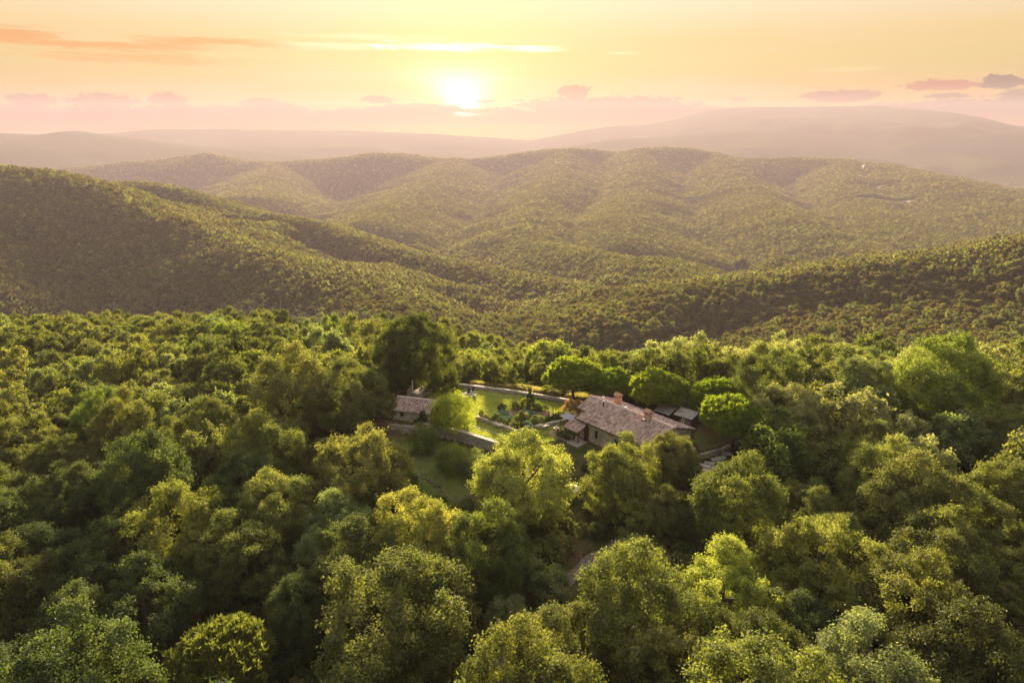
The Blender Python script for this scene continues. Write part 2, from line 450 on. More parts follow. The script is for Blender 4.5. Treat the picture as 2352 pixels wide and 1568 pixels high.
# crests: (u, v, distance), slope, rounding radius, height of the trees on it
RIDGES = [
    # wooded hill on the left and the spur behind it
    ([(-700, 400, 820), (-250, 388, 800), (0, 387, 780), (90, 390, 765), (180, 410, 735), (250, 440, 700), (380, 490, 650), (500, 545, 605), (620, 582, 565), (700, 607, 535), (800, 655, 490), (880, 708, 440), (940, 760, 395)], 0.36, 24, 7),
    ([(-100, 640, 520), (-20, 520, 640), (0, 420, 750)], 0.30, 30, 7),
    ([(130, 425, 1010), (280, 416, 960), (400, 430, 900), (520, 470, 850), (680, 502, 805), (850, 560, 745), (1000, 592, 695), (1100, 612, 655), (1250, 645, 600), (1350, 680, 560), (1400, 715, 520)], 0.42, 22, 7),
    # long ridge in the middle
    ([(-600, 440, 1650), (-200, 412, 1700), (150, 388, 1750), (300, 374, 1760), (400, 364, 1755), (440, 358, 1755), (470, 353, 1750), (500, 359, 1750), (540, 368, 1745), (640, 376, 1720), (760, 367, 1715), (840, 355, 1700), (930, 357, 1700), (1010, 366, 1715), (1080, 368, 1740), (1170, 357, 1740), (1250, 346, 1720), (1320, 342, 1690), (1380, 348, 1680), (1420, 354, 1670), (1470, 345, 1650), (1530, 340, 1640), (1600, 345, 1630), (1650, 356, 1620), (1700, 366, 1610), (1780, 364, 1600), (1850, 362, 1590), (1930, 368, 1560), (2000, 377, 1510), (2080, 392, 1420), (2150, 410, 1320), (2230, 440, 1200), (2320, 480, 1080), (2420, 530, 960)], 0.30, 60, 7),
    ([(1640, 352, 1620), (1680, 404, 1380), (1750, 455, 1180), (1826, 500, 1030), (1930, 545, 900), (2040, 582, 800)], 0.36, 38, 7),
    ([(1930, 368, 1560), (1960, 430, 1300), (2020, 478, 1120), (2100, 522, 980), (2190, 562, 860)], 0.34, 38, 7),
    ([(1300, 345, 1690), (1290, 400, 1420), (1240, 470, 1150), (1200, 520, 1000), (1235, 552, 890), (1290, 563, 820), (1360, 574, 760), (1430, 592, 715), (1490, 592, 690), (1540, 618, 640), (1590, 650, 590)], 0.38, 32, 7),
    ([(1030, 366, 1710), (1000, 420, 1400), (900, 470, 1180), (840, 510, 1040)], 0.32, 44, 7),
    ([(640, 376, 1720), (600, 420, 1450), (560, 452, 1250)], 0.30, 44, 7),
    ([(1470, 345, 1650), (1480, 430, 1300), (1430, 500, 1060), (1440, 545, 920)], 0.34, 40, 7),
    # spur on the right
    ([(2700, 500, 430), (2352, 556, 450), (2200, 577, 460), (2000, 600, 470), (1850, 620, 475), (1700, 645, 475), (1560, 662, 470), (1450, 697, 450), (1370, 735, 410)], 0.26, 22, 6),
    # right, far
    ([(1960, 400, 2500), (2050, 386, 2600), (2120, 376, 2620), (2250, 372, 2600), (2352, 386, 2560), (2500, 392, 2500), (2800, 400, 2400)], 0.22, 80, 5),
    ([(2050, 386, 2600), (2160, 425, 2150), (2300, 470, 1800), (2420, 520, 1560)], 0.24, 70, 5),
    ([(1800, 372, 3300), (1950, 364, 3400), (2030, 352, 3400), (2120, 348, 3400), (2230, 352, 3350), (2330, 353, 3300), (2450, 362, 3300)], 0.16, 100, 0),
    ([(2250, 360, 3000), (2352, 352, 3050), (2450, 345, 3050), (2700, 345, 3000)], 0.18, 90, 0),
    # mountain on the right
    ([(900, 350, 5000), (1180, 330, 5000), (1260, 315, 5000), (1340, 300, 5000), (1400, 291, 5000), (1480, 288, 5000), (1560, 272, 5000), (1620, 255, 5000), (1680, 248, 5000), (1740, 246, 5000), (1800, 245, 5000), (1880, 240, 5000), (1960, 237, 5000), (2040, 243, 5000), (2120, 250, 5000), (2200, 262, 5000), (2300, 274, 5000), (2400, 284, 5000), (2800, 310, 5000)], 0.16, 150, 0),
    ([(1180, 352, 3350), (1300, 338, 3350), (1420, 320, 3350), (1500, 318, 3350), (1640, 305, 3350), (1760, 300, 3350), (1900, 309, 3350), (2000, 303, 3350), (2100, 312, 3350), (2200, 325, 3350), (2352, 330, 3350), (2700, 340, 3300)], 0.16, 120, 0),
    # hills on the far left
    ([(-500, 310, 5100), (0, 300, 5100), (150, 290, 5100), (350, 287, 5100), (430, 284, 5100), (520, 290, 5100), (650, 298, 5100), (800, 300, 5100), (1000, 308, 5100), (1200, 322, 5100)], 0.14, 150, 0),
    ([(-600, 310, 3000), (-100, 302, 3000), (0, 306, 3000), (90, 310, 3000), (170, 300, 3000), (250, 312, 3000), (400, 331, 3000), (550, 345, 3000), (720, 358, 3000)], 0.15, 120, 0),
    ([(430, 350, 3700), (520, 338, 3700), (600, 334, 3700), (700, 340, 3700), (880, 346, 3700), (1080, 350, 3700)], 0.15, 120, 0),
]
RID3 = []
def stretch(Y):
    return Y if Y < 450 else 450 + (Y - 450) * 1.45 if Y < 1000 else 1247.5 + (Y - 1000) * 2.6 if Y < 2000 else 3847.5 + (Y - 2000) * 0.917
for pts, sl, rr, th in RIDGES:
    w = np.array([at_y(u, v, stretch(Y)) for u, v, Y in pts]); w[:, 2] -= th
    rr = rr * stretch(pts[len(pts) // 2][2]) / pts[len(pts) // 2][2]
    RID3.append((w, sl, rr))
def ridges_z(x, y):
    best = np.full(x.shape, -1e9)
    for w, sl, rr in RID3:
        bd = np.full(x.shape, 1e18); bz = np.zeros(x.shape)
        for a, b in zip(w[:-1], w[1:]):
            d = b - a; L2 = d[0] ** 2 + d[1] ** 2
            t = np.clip(((x - a[0]) * d[0] + (y - a[1]) * d[1]) / L2, 0, 1)
            q = (x - a[0] - t * d[0]) ** 2 + (y - a[1] - t * d[1]) ** 2
            m = q < bd
            bd = np.where(m, q, bd); bz = np.where(m, a[2] + t * d[2], bz)
        dist = np.sqrt(bd)
        wob = 1 + 0.55 * fbm(x / (rr * 3.4) + rr, y / (rr * 3.4), 3) * np.clip(dist / (rr * 1.5), 0, 1)
        z = bz - sl * wob * (np.sqrt(dist ** 2 + rr ** 2) - rr)
        best = np.maximum(best, z)
    return best
def far_floor(x, y):
    r = np.hypot(x, y)
    return -175 - 95 * np.clip((r - 480) / 500, 0, 1) + 45 * np.clip((r - 3000) / 2500, 0, 1)

# the yard: level terrace held by a retaining wall
TERR_Z = 0.9
TERRACE = np.array([(-21.2, 93.2), (-13.6, 92.2), (-7.7, 89.6), (-1.3, 85.0), (6.0, 84.6), (15.5, 79.2), (24.8, 80.9), (31.5, 85.2), (36, 90), (34, 100), (24, 103), (10.8, 98.9), (0.4, 104.0), (-10.3, 107.4), (-13, 108), (-19, 104), (-22, 98)])
def in_poly(x, y, P):
    c = np.zeros(x.shape, bool)
    j = len(P) - 1
    for i in range(len(P)):
        xi, yi = P[i]; xj, yj = P[j]
        if yi != yj:
            c ^= ((yi > y) != (yj > y)) & (x < (xj - xi) * (y - yi) / (yj - yi) + xi)
        j = i
    return c
def poly_dist(x, y, P):
    d = np.full(x.shape, 1e9)
    for i in range(len(P)):
        a = P[i]; b = P[(i + 1) % len(P)]
        e = b - a; t = np.clip(((x - a[0]) * e[0] + (y - a[1]) * e[1]) / (e @ e), 0, 1)
        d = np.minimum(d, np.hypot(x - a[0] - t * e[0], y - a[1] - t * e[1]))
    return np.where(in_poly(x, y, P), -d, d)
ROAD = np.array([(-14, 28), (-6, 40), (0, 50), (5, 58.5), (8.5, 62.8), (14, 67.0), (20, 71), (27, 75.5), (36, 79)], float)
def line_dist(x, y, L):
    d = np.full(x.shape, 1e9)
    for a, b in zip(L[:-1], L[1:]):
        e = b - a; t = np.clip(((x - a[0]) * e[0] + (y - a[1]) * e[1]) / (e @ e), 0, 1)
        d = np.minimum(d, np.hypot(x - a[0] - t * e[0], y - a[1] - t * e[1]))
    return d
def ground(x, y):
    x = np.asarray(x, float); y = np.asarray(y, float)
    shp = np.broadcast(x, y).shape
    x = np.broadcast_to(x, shp).reshape(-1); y = np.broadcast_to(y, shp).reshape(-1)
    n = near_z(x, y) + 1.4 * fbm(x / 22, y / 22, 3) * np.clip(np.hypot(x, y - 92) / 40 - 0.6, 0, 1)
    out = np.where((y > 480) | (np.abs(x) > 500), np.maximum(n, far_floor(x, y)) , n)
    k = 6.0
    far = np.hypot(x, y) > 230
    if far.any():
        xf, yf = x[far], y[far]
        r = np.maximum(ridges_z(xf, yf), far_floor(xf, yf)) + 5.0 * fbm(xf / 190, yf / 190, 3) * np.clip((np.hypot(xf, yf) - 260) / 200, 0, 1)
        h = np.maximum(0, k - np.abs(out[far] - r)) / k
        near_part = np.where(np.hypot(xf, yf) > 560, -300, out[far])
        out[far] = np.maximum(near_part, r) + h * h * k * 0.25
    yard = (np.abs(x) < 60) & (y > 60) & (y < 130)
    if yard.any():
        xy, yy = x[yard], y[yard]
        d = poly_dist(xy, yy, TERRACE)
        # steep step along the front wall, gentle shoulder elsewhere
        t = np.clip(0.5 - d / 0.5, 0, 1)
        soft = np.clip(1 - d / 9.0, 0, 1); soft = soft * soft * (3 - 2 * soft)
        front = (yy < 94.5) & (xy < 6)
        base = np.where(front, out[yard], out[yard] * (1 - soft) + TERR_Z * soft)
        zz = base * (1 - t) + np.where(front, TERR_Z, np.maximum(TERR_Z, 0)) * t
        rise = np.clip((xy - 14) / 10, 0, 1) * np.clip((yy - 0.55 * xy - 66) / 8, 0, 1) * 0.9
        out[yard] = zz + np.where(d < 0, rise, rise * soft)
    return out.reshape(shp)
def gz(x, y):
    return float(ground(np.array([x]), np.array([y]))[0])
def march(u, v, h, ymin=0.0):
    """the ground point whose spot h above it is seen at (u, v)"""
    d = ray(u, v)
    t = np.arange(20, 900, 0.5)
    p = np.array([0, 0, CAM_H]) + t[:, None] * d
    z = ground(p[:, 0], p[:, 1]) + h
    i = int(np.argmax((p[:, 2] <= z) & (p[:, 1] > ymin)))
    return p[i, 0], p[i, 1], float(z[i] - h)

def terrain_mesh():
    az = np.radians(np.concatenate([np.arange(-180, -48, 4.0), np.arange(-48, 48, 0.2), np.arange(48, 180, 4.0)]))
    r = np.concatenate([np.geomspace(4, 58, 40), np.arange(58.5, 125, 0.55), np.geomspace(125.5, 6900, 410)])
    A, R = np.meshgrid(az, r)
    x = R * np.sin(A); y = R * np.cos(A)
    z = ground(x, y)
    nr, na = x.shape
    v = np.stack([x, y, z], -1).reshape(-1, 3)
    i = np.arange(nr - 1)[:, None] * na + np.arange(na)[None, :]
    j = np.arange(nr - 1)[:, None] * na + (np.arange(na)[None, :] + 1) % na
    f = np.stack([i, j, j + na, i + na], -1).reshape(-1, 4)
    v = np.vstack([v, [[0, 0, gz(0, 0)]]])
    me = mesh_np('terrain', v, f, smooth=True)
    # the small disc straight under the camera
    c = len(v) - 1
    bm = bmesh.new(); bm.from_mesh(me); bm.verts.ensure_lookup_table()
    for k in range(na):
        bm.faces.new((bm.verts[c], bm.verts[(k + 1) % na], bm.verts[k]))
    bm.normal_update(); bm.to_mesh(me); bm.free()
    return me
def terrain_material():
    m, N = material('forest_floor')
    tc = N.new('ShaderNodeTexCoord').outputs['Object']
    n1 = N.noise(tc, 0.35, 6, 0.65)
    col = N.mix(N.step(n1, 0.35, 0.65), (0.035, 0.045, 0.014), (0.085, 0.075, 0.03))
    col = N.mix(N.step(N.noise(tc, 0.06, 4, 0.6), 0.5, 0.62), col, (0.13, 0.085, 0.05))
    ln = N.new('ShaderNodeVectorMath', operation='LENGTH'); N.put(ln.inputs[0], tc)
    fine = N.noise(tc, 0.045, 8, 0.75)
    amp = N.mul(N.step(ln.outputs['Value'], 2500, 5000), 0.5)
    wood = N.mix(N.add(N.mul(N.step(fine, 0.4, 0.62), N.sub(1.0, N.mul(amp, 1.7))), N.mul(amp, 0.85)), (0.03, 0.042, 0.014), (0.10, 0.105, 0.035))
    col = N.mix(N.step(ln.outputs['Value'], 150, 320), col, wood)
    b = N.new('ShaderNodeBsdfDiffuse'); N.put(b.inputs[0], col)
    o = N.new('ShaderNodeOutputMaterial'); N.put(o.inputs[0], b.outputs[0])
    return m
terrain = tag(link('terrain', terrain_mesh(), terrain_material()), kind='structure')

# ------------------------------------------------------------------ haze
def build_haze():
    mb = MB(); mb.box((0, 0, 20), (14100, 14100, 540))
    m, N = material('haze_air')
    pv = N.new('ShaderNodeVolumePrincipled')
    pv.inputs['Color'].default_value = HAZE_COLOR
    pv.inputs['Density'].default_value = HAZE_DENSITY
    pv.inputs['Anisotropy'].default_value = HAZE_G
    o = N.new('ShaderNodeOutputMaterial'); N.put(o.inputs['Volume'], pv.outputs[0])
    h = mb.build('haze', m, kind='stuff')
    return h
HAZE_COLOR = (0.355, 0.302, 0.345, 1)
HAZE_DENSITY = 1.1e-4
HAZE_G = 0.24
build_haze()
# ------------------------------------------------------------------ trees: shapes
def unit(v):
    return v / (np.linalg.norm(v, axis=-1, keepdims=True) + 1e-9)
def leaves(rng, c, nrm, L, W, jit, tint):
    """one pointed four-cornered leaf per centre; returns vertices, faces, tint"""
    n = len(c)
    nn = unit(nrm + jit * rng.normal(size=(n, 3)))
    t = unit(np.cross(nn, rng.normal(size=(n, 3))))
    b = np.cross(nn, t)
    s = (0.7 + 0.6 * rng.rand(n))[:, None]
    p0 = c - t * L * s * 0.5; p2 = c + t * L * s * 0.5
    mid = c + nn * (0.12 * L) * s
    p1 = mid + b * W * s * 0.5; p3 = mid - b * W * s * 0.5
    v = np.stack([p0, p1, p2, p3], 1).reshape(-1, 3)
    f = np.arange(4 * n).reshape(n, 4)
    return v, f, np.repeat(tint, 4)
def crown_mesh(name, seed, n_leaf, L, R=1.0, hr=0.9, lobes=26, tuft=16, flat=0.62, spread=0.085, up=0.35, ratio=0.62, jit=0.75, lop=0.28):
    """oak-like crown: uneven lobes carrying tufts of leaves; unit radius, centred at 0"""
    rng = np.random.RandomState(seed)
    d = unit(rng.normal(size=(lobes * 4, 3)))
    d = d[d[:, 2] > -flat - 0.25][:lobes]
    # push lobes apart
    for _ in range(12):
        diff = d[:, None] - d[None]; q = (diff ** 2).sum(-1) + 1e-3
        d = unit(d + 0.03 * (diff / q[..., None] ** 1.2).sum(1) / 4); d[:, 2] = np.maximum(d[:, 2], -flat - 0.1)
    d = unit(d)
    lr = 0.19 + 0.24 * rng.rand(len(d))
    rr = (0.52 + 0.34 * rng.rand(len(d)))
    az = np.arctan2(d[:, 1], d[:, 0])
    rr *= 1 + lop * np.sin(az * 2 + rng.rand() * 6) * 0.6 + lop * np.sin(az + rng.rand() * 6) * 0.6
    lc = d * rr[:, None] * np.array([1, 1, hr])
    C = []; Nn = []; T = []
    per = n_leaf * lr ** 2 / (lr ** 2).sum()
    for k in range(len(d)):
        nt = max(5, int(tuft * (lr[k] / 0.34) ** 2))
        td = unit(rng.normal(size=(nt, 3)) + 0.9 * d[k] + np.array([0, 0, up]))
        tc = lc[k] + td * (lr[k] * (0.62 + 0.5 * rng.rand(nt)))[:, None] * np.array([1, 1, 1.12])
        m = int(per[k] / nt) + 1
        off = rng.normal(size=(nt, m, 3)) * spread * np.array([1, 1, 0.85])
        C.append((tc[:, None] + off).reshape(-1, 3))
        Nn.append(np.repeat(unit(td + np.array([0, 0, 0.35])), m, 0))
        tt = np.clip(0.5 + 0.22 * rng.normal(size=nt) + 0.18 * rng.normal(), 0, 1)
        T.append(np.clip(np.repeat(tt, m) + 0.22 * rng.normal(size=nt * m), 0, 1))
    C = np.concatenate(C); Nn = np.concatenate(Nn); T = np.concatenate(T)
    v, f, t = leaves(rng, C, Nn, L, L * ratio, jit, T)
    return mesh_np(name, v * R, f, t)
def pine_mesh(name, seed, tufts=520, per=34, L=0.13):
    """domed crown of a stone pine: tufts of needles over a mushroom shape; unit radius, flat underside at z = 0"""
    rng = np.random.RandomState(seed)
    k = np.arange(tufts) + 0.5
    zz = 1 - 1.28 * k / tufts
    ph = k * 2.39996
    d = np.stack([np.sqrt(np.clip(1 - zz ** 2, 0, 1)) * np.cos(ph), np.sqrt(np.clip(1 - zz ** 2, 0, 1)) * np.sin(ph), zz], -1)
    bump = 1 + 0.10 * np.sin(3 * ph * 0.0 + np.arctan2(d[:, 1], d[:, 0]) * 3 + seed) * (1 - np.abs(zz))
    ld = unit(rng.normal(size=(16, 3)) + np.array([0, 0, .3])); bump += 0.16 * np.clip((d @ ld.T).max(1) - 0.80, 0, 1) * 5 * .8 - 0.06
    bump += 0.075 * rng.normal(size=tufts)
    tc = d * bump[:, None] * 0.93 * np.array([1, 1, 0.78]); tc[:, 2] = np.where(tc[:, 2] < 0, tc[:, 2] * 0.55, tc[:, 2]) + 0.22
    # inner tufts fill the crown
    ti = unit(rng.normal(size=(tufts // 3, 3))) * np.array([1, 1, .6]) * (0.45 + 0.3 * rng.rand(tufts // 3))[:, None]; ti[:, 2] = np.abs(ti[:, 2]) + 0.2
    tc = np.vstack([tc, ti]); td = np.vstack([d, unit(ti)])
    n = len(tc)
    off = rng.normal(size=(n, per, 3)) * 0.032
    C = (tc[:, None] + off).reshape(-1, 3)
    axis = unit(td * 0.7 + np.array([0, 0, 0.75]))
    dirs = unit(np.repeat(axis, per, 0) + 0.55 * rng.normal(size=(n * per, 3)))
    side = unit(np.cross(dirs, rng.normal(size=(n * per, 3))))
    s = (0.7 + 0.6 * rng.rand(n * per))[:, None]
    v = np.stack([C, C + dirs * L * 0.5 * s + side * L * 0.16, C + dirs * L * s, C + dirs * L * 0.5 * s - side * L * 0.16], 1).reshape(-1, 3)
    f = np.arange(4 * n * per).reshape(-1, 4)
    T = np.clip(np.repeat(0.5 + 0.2 * rng.normal(size=n), per) + 0.15 * rng.normal(size=n * per), 0, 1)
    return mesh_np(name, v, f, np.repeat(T, 4))
def trunk_mesh(name, seed, h=1.0, r=0.07, limbs=7, reach=0.75, top=1.75, lean=0.05):
    """tapered trunk with limbs; unit = crown radius, ground at 0, crown centre at h"""
    rng = random.Random(seed)
    mb = MB()
    lx, ly = rng.uniform(-lean, lean), rng.uniform(-lean, lean)
    path = [(0, 0, -0.1), (lx * .3, ly * .3, h * .35), (lx * .8, ly * .6, h * .7), (lx, ly, h * 1.05), (lx * 1.4, ly * 1.5, h + 0.45)]
    mb.tube(path, [r * 1.25, r, r * .85, r * .6, r * .25], 7)
    for k in range(limbs):
        a = 2 * math.pi * k / limbs + rng.uniform(-.4, .4)
        z0 = h * rng.uniform(.45, .95); e = rng.uniform(.25, .9)
        p0 = Vector((lx * z0 / h, ly * z0 / h, z0)); dr = Vector((math.cos(a), math.sin(a), e))
        p1 = p0 + dr * reach * .4 + Vector((0, 0, -.03)); p2 = p0 + dr * reach * .75 + Vector((rng.uniform(-.1, .1), rng.uniform(-.1, .1), .06)); p3 = p0 + dr * reach
        mb.tube([p0, p1, p2, p3], [r * .5, r * .38, r * .22, r * .08], 5)
        for q in range(2):
            b = p1.lerp(p2, rng.random()); dd = Vector((rng.uniform(-1, 1), rng.uniform(-1, 1), rng.uniform(.2, 1))).normalized()
            mb.tube([b, b + dd * reach * .22, b + dd * reach * .42], [r * .2, r * .13, r * .04], 4, False)
    me = bpy.data.meshes.new(name)
    me.from_pydata(mb.v, [], mb.f); me.materials.append(BARK); me.update()
    return me

NEAR = [crown_mesh('oak_crown', 10 + k, 56000, 0.039, hr=hr, lobes=lb, tuft=26, spread=0.052) for k, (hr, lb) in enumerate(((0.85, 26), (1.0, 30), (0.8, 22), (1.15, 28), (0.92, 34)))]
MIDC = [crown_mesh('oak_crown', 40 + k, 11000, 0.088, hr=hr, lobes=lb, tuft=15, spread=0.075) for k, (hr, lb) in enumerate(((0.85, 24), (1.0, 22), (0.8, 20), (1.1, 26), (0.95, 30), (0.75, 18)))]
AIRY = [crown_mesh('airy_crown', 70 + k, 9000, 0.085, hr=1.0, lobes=30, tuft=14, spread=0.10, ratio=0.5, jit=1.0) for k in range(2)]
FARC = [crown_mesh('oak_crown', 90 + k, 1500, 0.20, hr=hr, lobes=16, tuft=7, spread=0.10) for k, hr in enumerate((0.85, 1.0, 1.15, 0.75))]
TINYC = [crown_mesh('oak_crown', 110 + k, 150, 0.50, hr=hr, lobes=10, tuft=4, spread=0.16, ratio=0.8) for k, hr in enumerate((0.8, 1.0, 1.2))]
PINES = [pine_mesh('pine_crown', 3 + k) for k in range(2)]
TRUNKS = [trunk_mesh('oak_trunk', 5 + k) for k in range(4)]
SHRUB = [crown_mesh('shrub_foliage', 130 + k, 2600, 0.15, hr=0.8, lobes=14, tuft=9, flat=0.1, spread=0.10) for k in range(3)]
for k, me in enumerate(NEAR + MIDC + AIRY + FARC + TINYC + SHRUB + PINES):
    me.materials.append(LEAF['mid'])

class_rng = random.Random(99)
N_TREE = [0]
def make_tree(x, y, z, R, colour, crown=None, trunk=None, name='oak_tree', label=None, group=None, hc=1.15, parent_cat='tree', squash=1.0, rz=None, bark=None):
    """one tree: an Empty at its base, a crown and a trunk"""
    r = class_rng
    if rz is None: rz = r.uniform(0, 6.28)
    t = empty(name, (x, y, z), rz, label, parent_cat, group)
    c = bpy.data.objects.new('crown', crown); c.parent = t
    c.location = (0, 0, R * hc); c.scale = (R, R, R * squash)
    c.material_slots[0].link = 'OBJECT'; c.material_slots[0].material = LEAF[colour]
    COL.objects.link(c)
    k = bpy.data.objects.new('trunk', trunk or TRUNKS[N_TREE[0] % 4]); k.parent = t
    k.scale = (R, R, R * hc)
    COL.objects.link(k)
    N_TREE[0] += 1
    return t

# ------------------------------------------------------------------ trees that the photograph tells apart
# u, v of the crown's middle, crown width (all in the 2352-wide picture), colour, shape, label
HERO = [
    (945, 812, 176, 'dark', 'N', 'large dark green rounded tree rising behind the stone barn'),
    (672, 905, 185, 'sage', 'N', 'left one of the two large oaks standing together left of the stone barn'),
    (805, 912, 170, 'sage', 'N', 'right one of the two large oaks together, its branches reaching the barn fence'),
    (1029, 964, 92, 'lime', 'A', 'small bright yellow-green tree at the right corner of the stone barn'),
    (976, 1012, 62, 'green', 'A', 'low fresh green fruit tree at the foot of the yellow-green barn tree'),
    (1030, 1058, 66, 'green', 'A', 'small round fruit tree with bare trunk in the lower grass'),
    (1082, 1072, 62, 'grey', 'A', 'thin pale fruit tree beside the small round one in the lower grass'),
    (1196, 1110, 212, 'gold2', 'N', 'big yellow-topped oak in front of the vegetable garden'),
    (1418, 1108, 165, 'mid', 'N', 'broad green oak covering the front wall of the farmhouse'),
    (1543, 1058, 122, 'olive', 'N', 'brownish olive oak hiding the right end of the farmhouse'),
    (852, 1090, 205, 'olive', 'N', 'tall olive oak at the left edge of the lower grass'),
    (588, 1062, 175, 'mid', 'N', 'dark oak with light clumps below the left one of the two large oaks'),
    (735, 1065, 105, 'olive', 'N', 'lower oak between the tall olive oak and the dark oak with light clumps'),
    (1690, 1165, 215, 'mid', 'N', 'large round green oak below the stone steps'),
    (1535, 1180, 120, 'olive', 'N', 'small oak wedged between the farmhouse oaks and the large round one'),
    (1865, 1185, 150, 'olive', 'N', 'yellow-tipped olive oak right of the large round green oak'),
    (2078, 1195, 235, 'olive', 'N', 'very broad olive oak on the right with a brownish top'),
    (2228, 1130, 105, 'green', 'M', 'small deep green tree tucked behind the very broad olive oak'),
    (2085, 1410, 265, 'mid', 'N', 'tall pointed oak in the lower right, standing out before dark shade'),
    (1925, 1270, 165, 'olive', 'N', 'narrow oak between the very broad olive oak and the tall pointed one'),
    (1655, 1375, 240, 'yellow', 'N', 'yellow-green oak with three lit tips near the bottom middle'),
    (1440, 1430, 285, 'mid', 'N', 'widest oak at the bottom, just below the drive'),
    (1285, 1510, 210, 'olive', 'N', 'spreading oak at the bottom, left of the widest oak'),
    (1256, 1350, 105, 'grey', 'M', 'small grey-green tree at the lower end of the drive'),
    (1478, 1298, 112, 'pale', 'M', 'pale leafed bush-like tree at the right edge of the drive'),
    (1452, 1205, 90, 'mid', 'M', 'green tree in the shade where the drive disappears'),
    (1160, 1420, 100, 'pale', 'M', 'thin buff tree between the big upright oak and the spreading oak'),
    (925, 1430, 340, 'olive', 'N', 'big upright oak with several pointed tops at the bottom centre'),
    (975, 1255, 215, 'gold', 'N', 'golden oak directly above the big upright oak'),
    (1140, 1215, 130, 'mid', 'N', 'green oak in the shade below the yellow-topped oak'),
    (775, 1235, 190, 'grey', 'N', 'grey-green oak left of the golden oak'),
    (620, 1195, 175, 'olive', 'N', 'oak with buff tips above the grey-green oak'),
    (395, 1225, 225, 'yellow', 'N', 'oak with a bright yellow left rim in the left woods'),
    (560, 1305, 200, 'dark', 'N', 'shaded oak below the yellow-rimmed oak'),
    (505, 1545, 215, 'pinehero', 'P', 'round stone pine with brushy tips at the bottom edge'),
    (330, 1400, 225, 'deep', 'N', 'dark oak left above the bottom stone pine'),  # deep: leaf colour carries the dark vignette of the lower woods
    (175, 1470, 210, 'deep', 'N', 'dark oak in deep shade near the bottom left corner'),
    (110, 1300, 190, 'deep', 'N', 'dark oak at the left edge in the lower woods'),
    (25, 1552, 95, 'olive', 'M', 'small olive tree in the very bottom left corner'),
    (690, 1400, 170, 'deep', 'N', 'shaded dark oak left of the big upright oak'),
    (2300, 1425, 150, 'olive', 'N', 'olive oak at the right edge low in the picture'),
    (2270, 1545, 170, 'olive', 'M', 'low olive tree in the bottom right corner'),
    (2290, 1250, 180, 'mid', 'N', 'green oak on the right edge below the small deep green tree'),
    (1850, 1480, 200, 'deep', 'N', 'dark oak between the yellow-green and the tall pointed oak'),
    (2180, 886, 222, 'yellow', 'N', 'broad yellow-green tree standing tall in the woods on the right'),
    (2305, 765, 105, 'dark', 'M', 'dark round-topped tree on the right, against the far brown thicket'),
    (1772, 905, 165, 'dark', 'N', 'tall dark olive oak behind the front stone pine'),
    (1845, 915, 110, 'mid', 'M', 'green ivy-like tree right beside the tall dark olive oak'),
    (1958, 965, 155, 'pale', 'M', 'buff coloured tree right of the farmhouse garden'),
    (2052, 1010, 110, 'pale', 'M', 'smaller buff tree beside the buff garden tree'),
    (2185, 1015, 140, 'grey', 'M', 'greyish half bare tree among the buff trees on the right'),
    (2110, 1085, 135, 'pale', 'M', 'pale low tree above the very broad olive oak'),
    (1622, 852, 105, 'dark', 'M', 'dark tree behind the gap between the middle stone pines'),
    (1368, 802, 105, 'dark', 'M', 'dark round tree beyond the first stone pine'),
    (1098, 790, 76, 'yellow', 'M', 'lemon green tree past the top corner of the lawn'),
    (1078, 838, 58, 'gold', 'M', 'bright yellow small tree between the lawn and the lemon green tree'),
    (755, 808, 115, 'grey', 'M', 'round grey-green tree beyond the two large oaks'),
    (1785, 1055, 150, 'green', 'M', 'fresh green tree right of the stone steps'),
    (1900, 1075, 140, 'mid', 'M', 'green tree between the fresh green one and the pale low tree'),
    (450, 965, 135, 'grey', 'M', 'light grey-green oak among darker ones left of the two large oaks'),
    (1260, 830, 100, 'yellow', 'M', 'yellow-green tree left of the first stone pine'),
    (1440, 815, 80, 'mid', 'M', 'mid green tree beyond the second stone pine'),
]
TREES = []          # x, y, radius of every tree placed
def hero_tree(u, v, w, colour, shape, label):
    hc = 1.02
    R = 5.0
    for _ in range(4):
        x, y, z = march(u, v, R * hc, 116.0 if (1040 < u < 1480 and v < 870) else 108.0 if 1560 < u < 1660 and v < 880 else 0.0)
        dep = project(np.array([x, y, z + R * hc]))[2]
        R = 0.5 * w * dep / FPX * 1.04
    near = shape == 'N'
    if shape == 'P':
        return pine_tree(x, y, z - 1.0, R, label, 1.3, 'dark')
    i = N_TREE[0]
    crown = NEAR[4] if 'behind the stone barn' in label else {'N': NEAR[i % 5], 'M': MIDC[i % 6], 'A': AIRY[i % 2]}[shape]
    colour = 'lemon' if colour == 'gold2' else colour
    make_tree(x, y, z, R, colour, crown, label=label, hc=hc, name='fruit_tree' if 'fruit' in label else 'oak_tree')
    TREES.append((x, y, R))
def pine_tree(x, y, z, R, label, stem, colour='pine'):
    """stone pine: bare stem, domed crown"""
    t = empty('stone_pine', (x, y, z), class_rng.uniform(0, 6.28), label, 'tree', 'stone pines round the farmhouse')
    c = bpy.data.objects.new('crown', PINES[N_TREE[0] % 2]); c.parent = t
    c.location = (0, 0, R * stem * 0.82); c.scale = (R, R, R * 1.0)
    c.material_slots[0].link = 'OBJECT'; c.material_slots[0].material = LEAF[colour]
    COL.objects.link(c)
    k = bpy.data.objects.new('trunk', TRUNKS[N_TREE[0] % 4]); k.parent = t; k.scale = (R * 0.95, R * 0.95, R * stem * 0.8)
    COL.objects.link(k)
    N_TREE[0] += 1
    TREES.append((x, y, R * 0.8))
for h in HERO:
    hero_tree(*h)
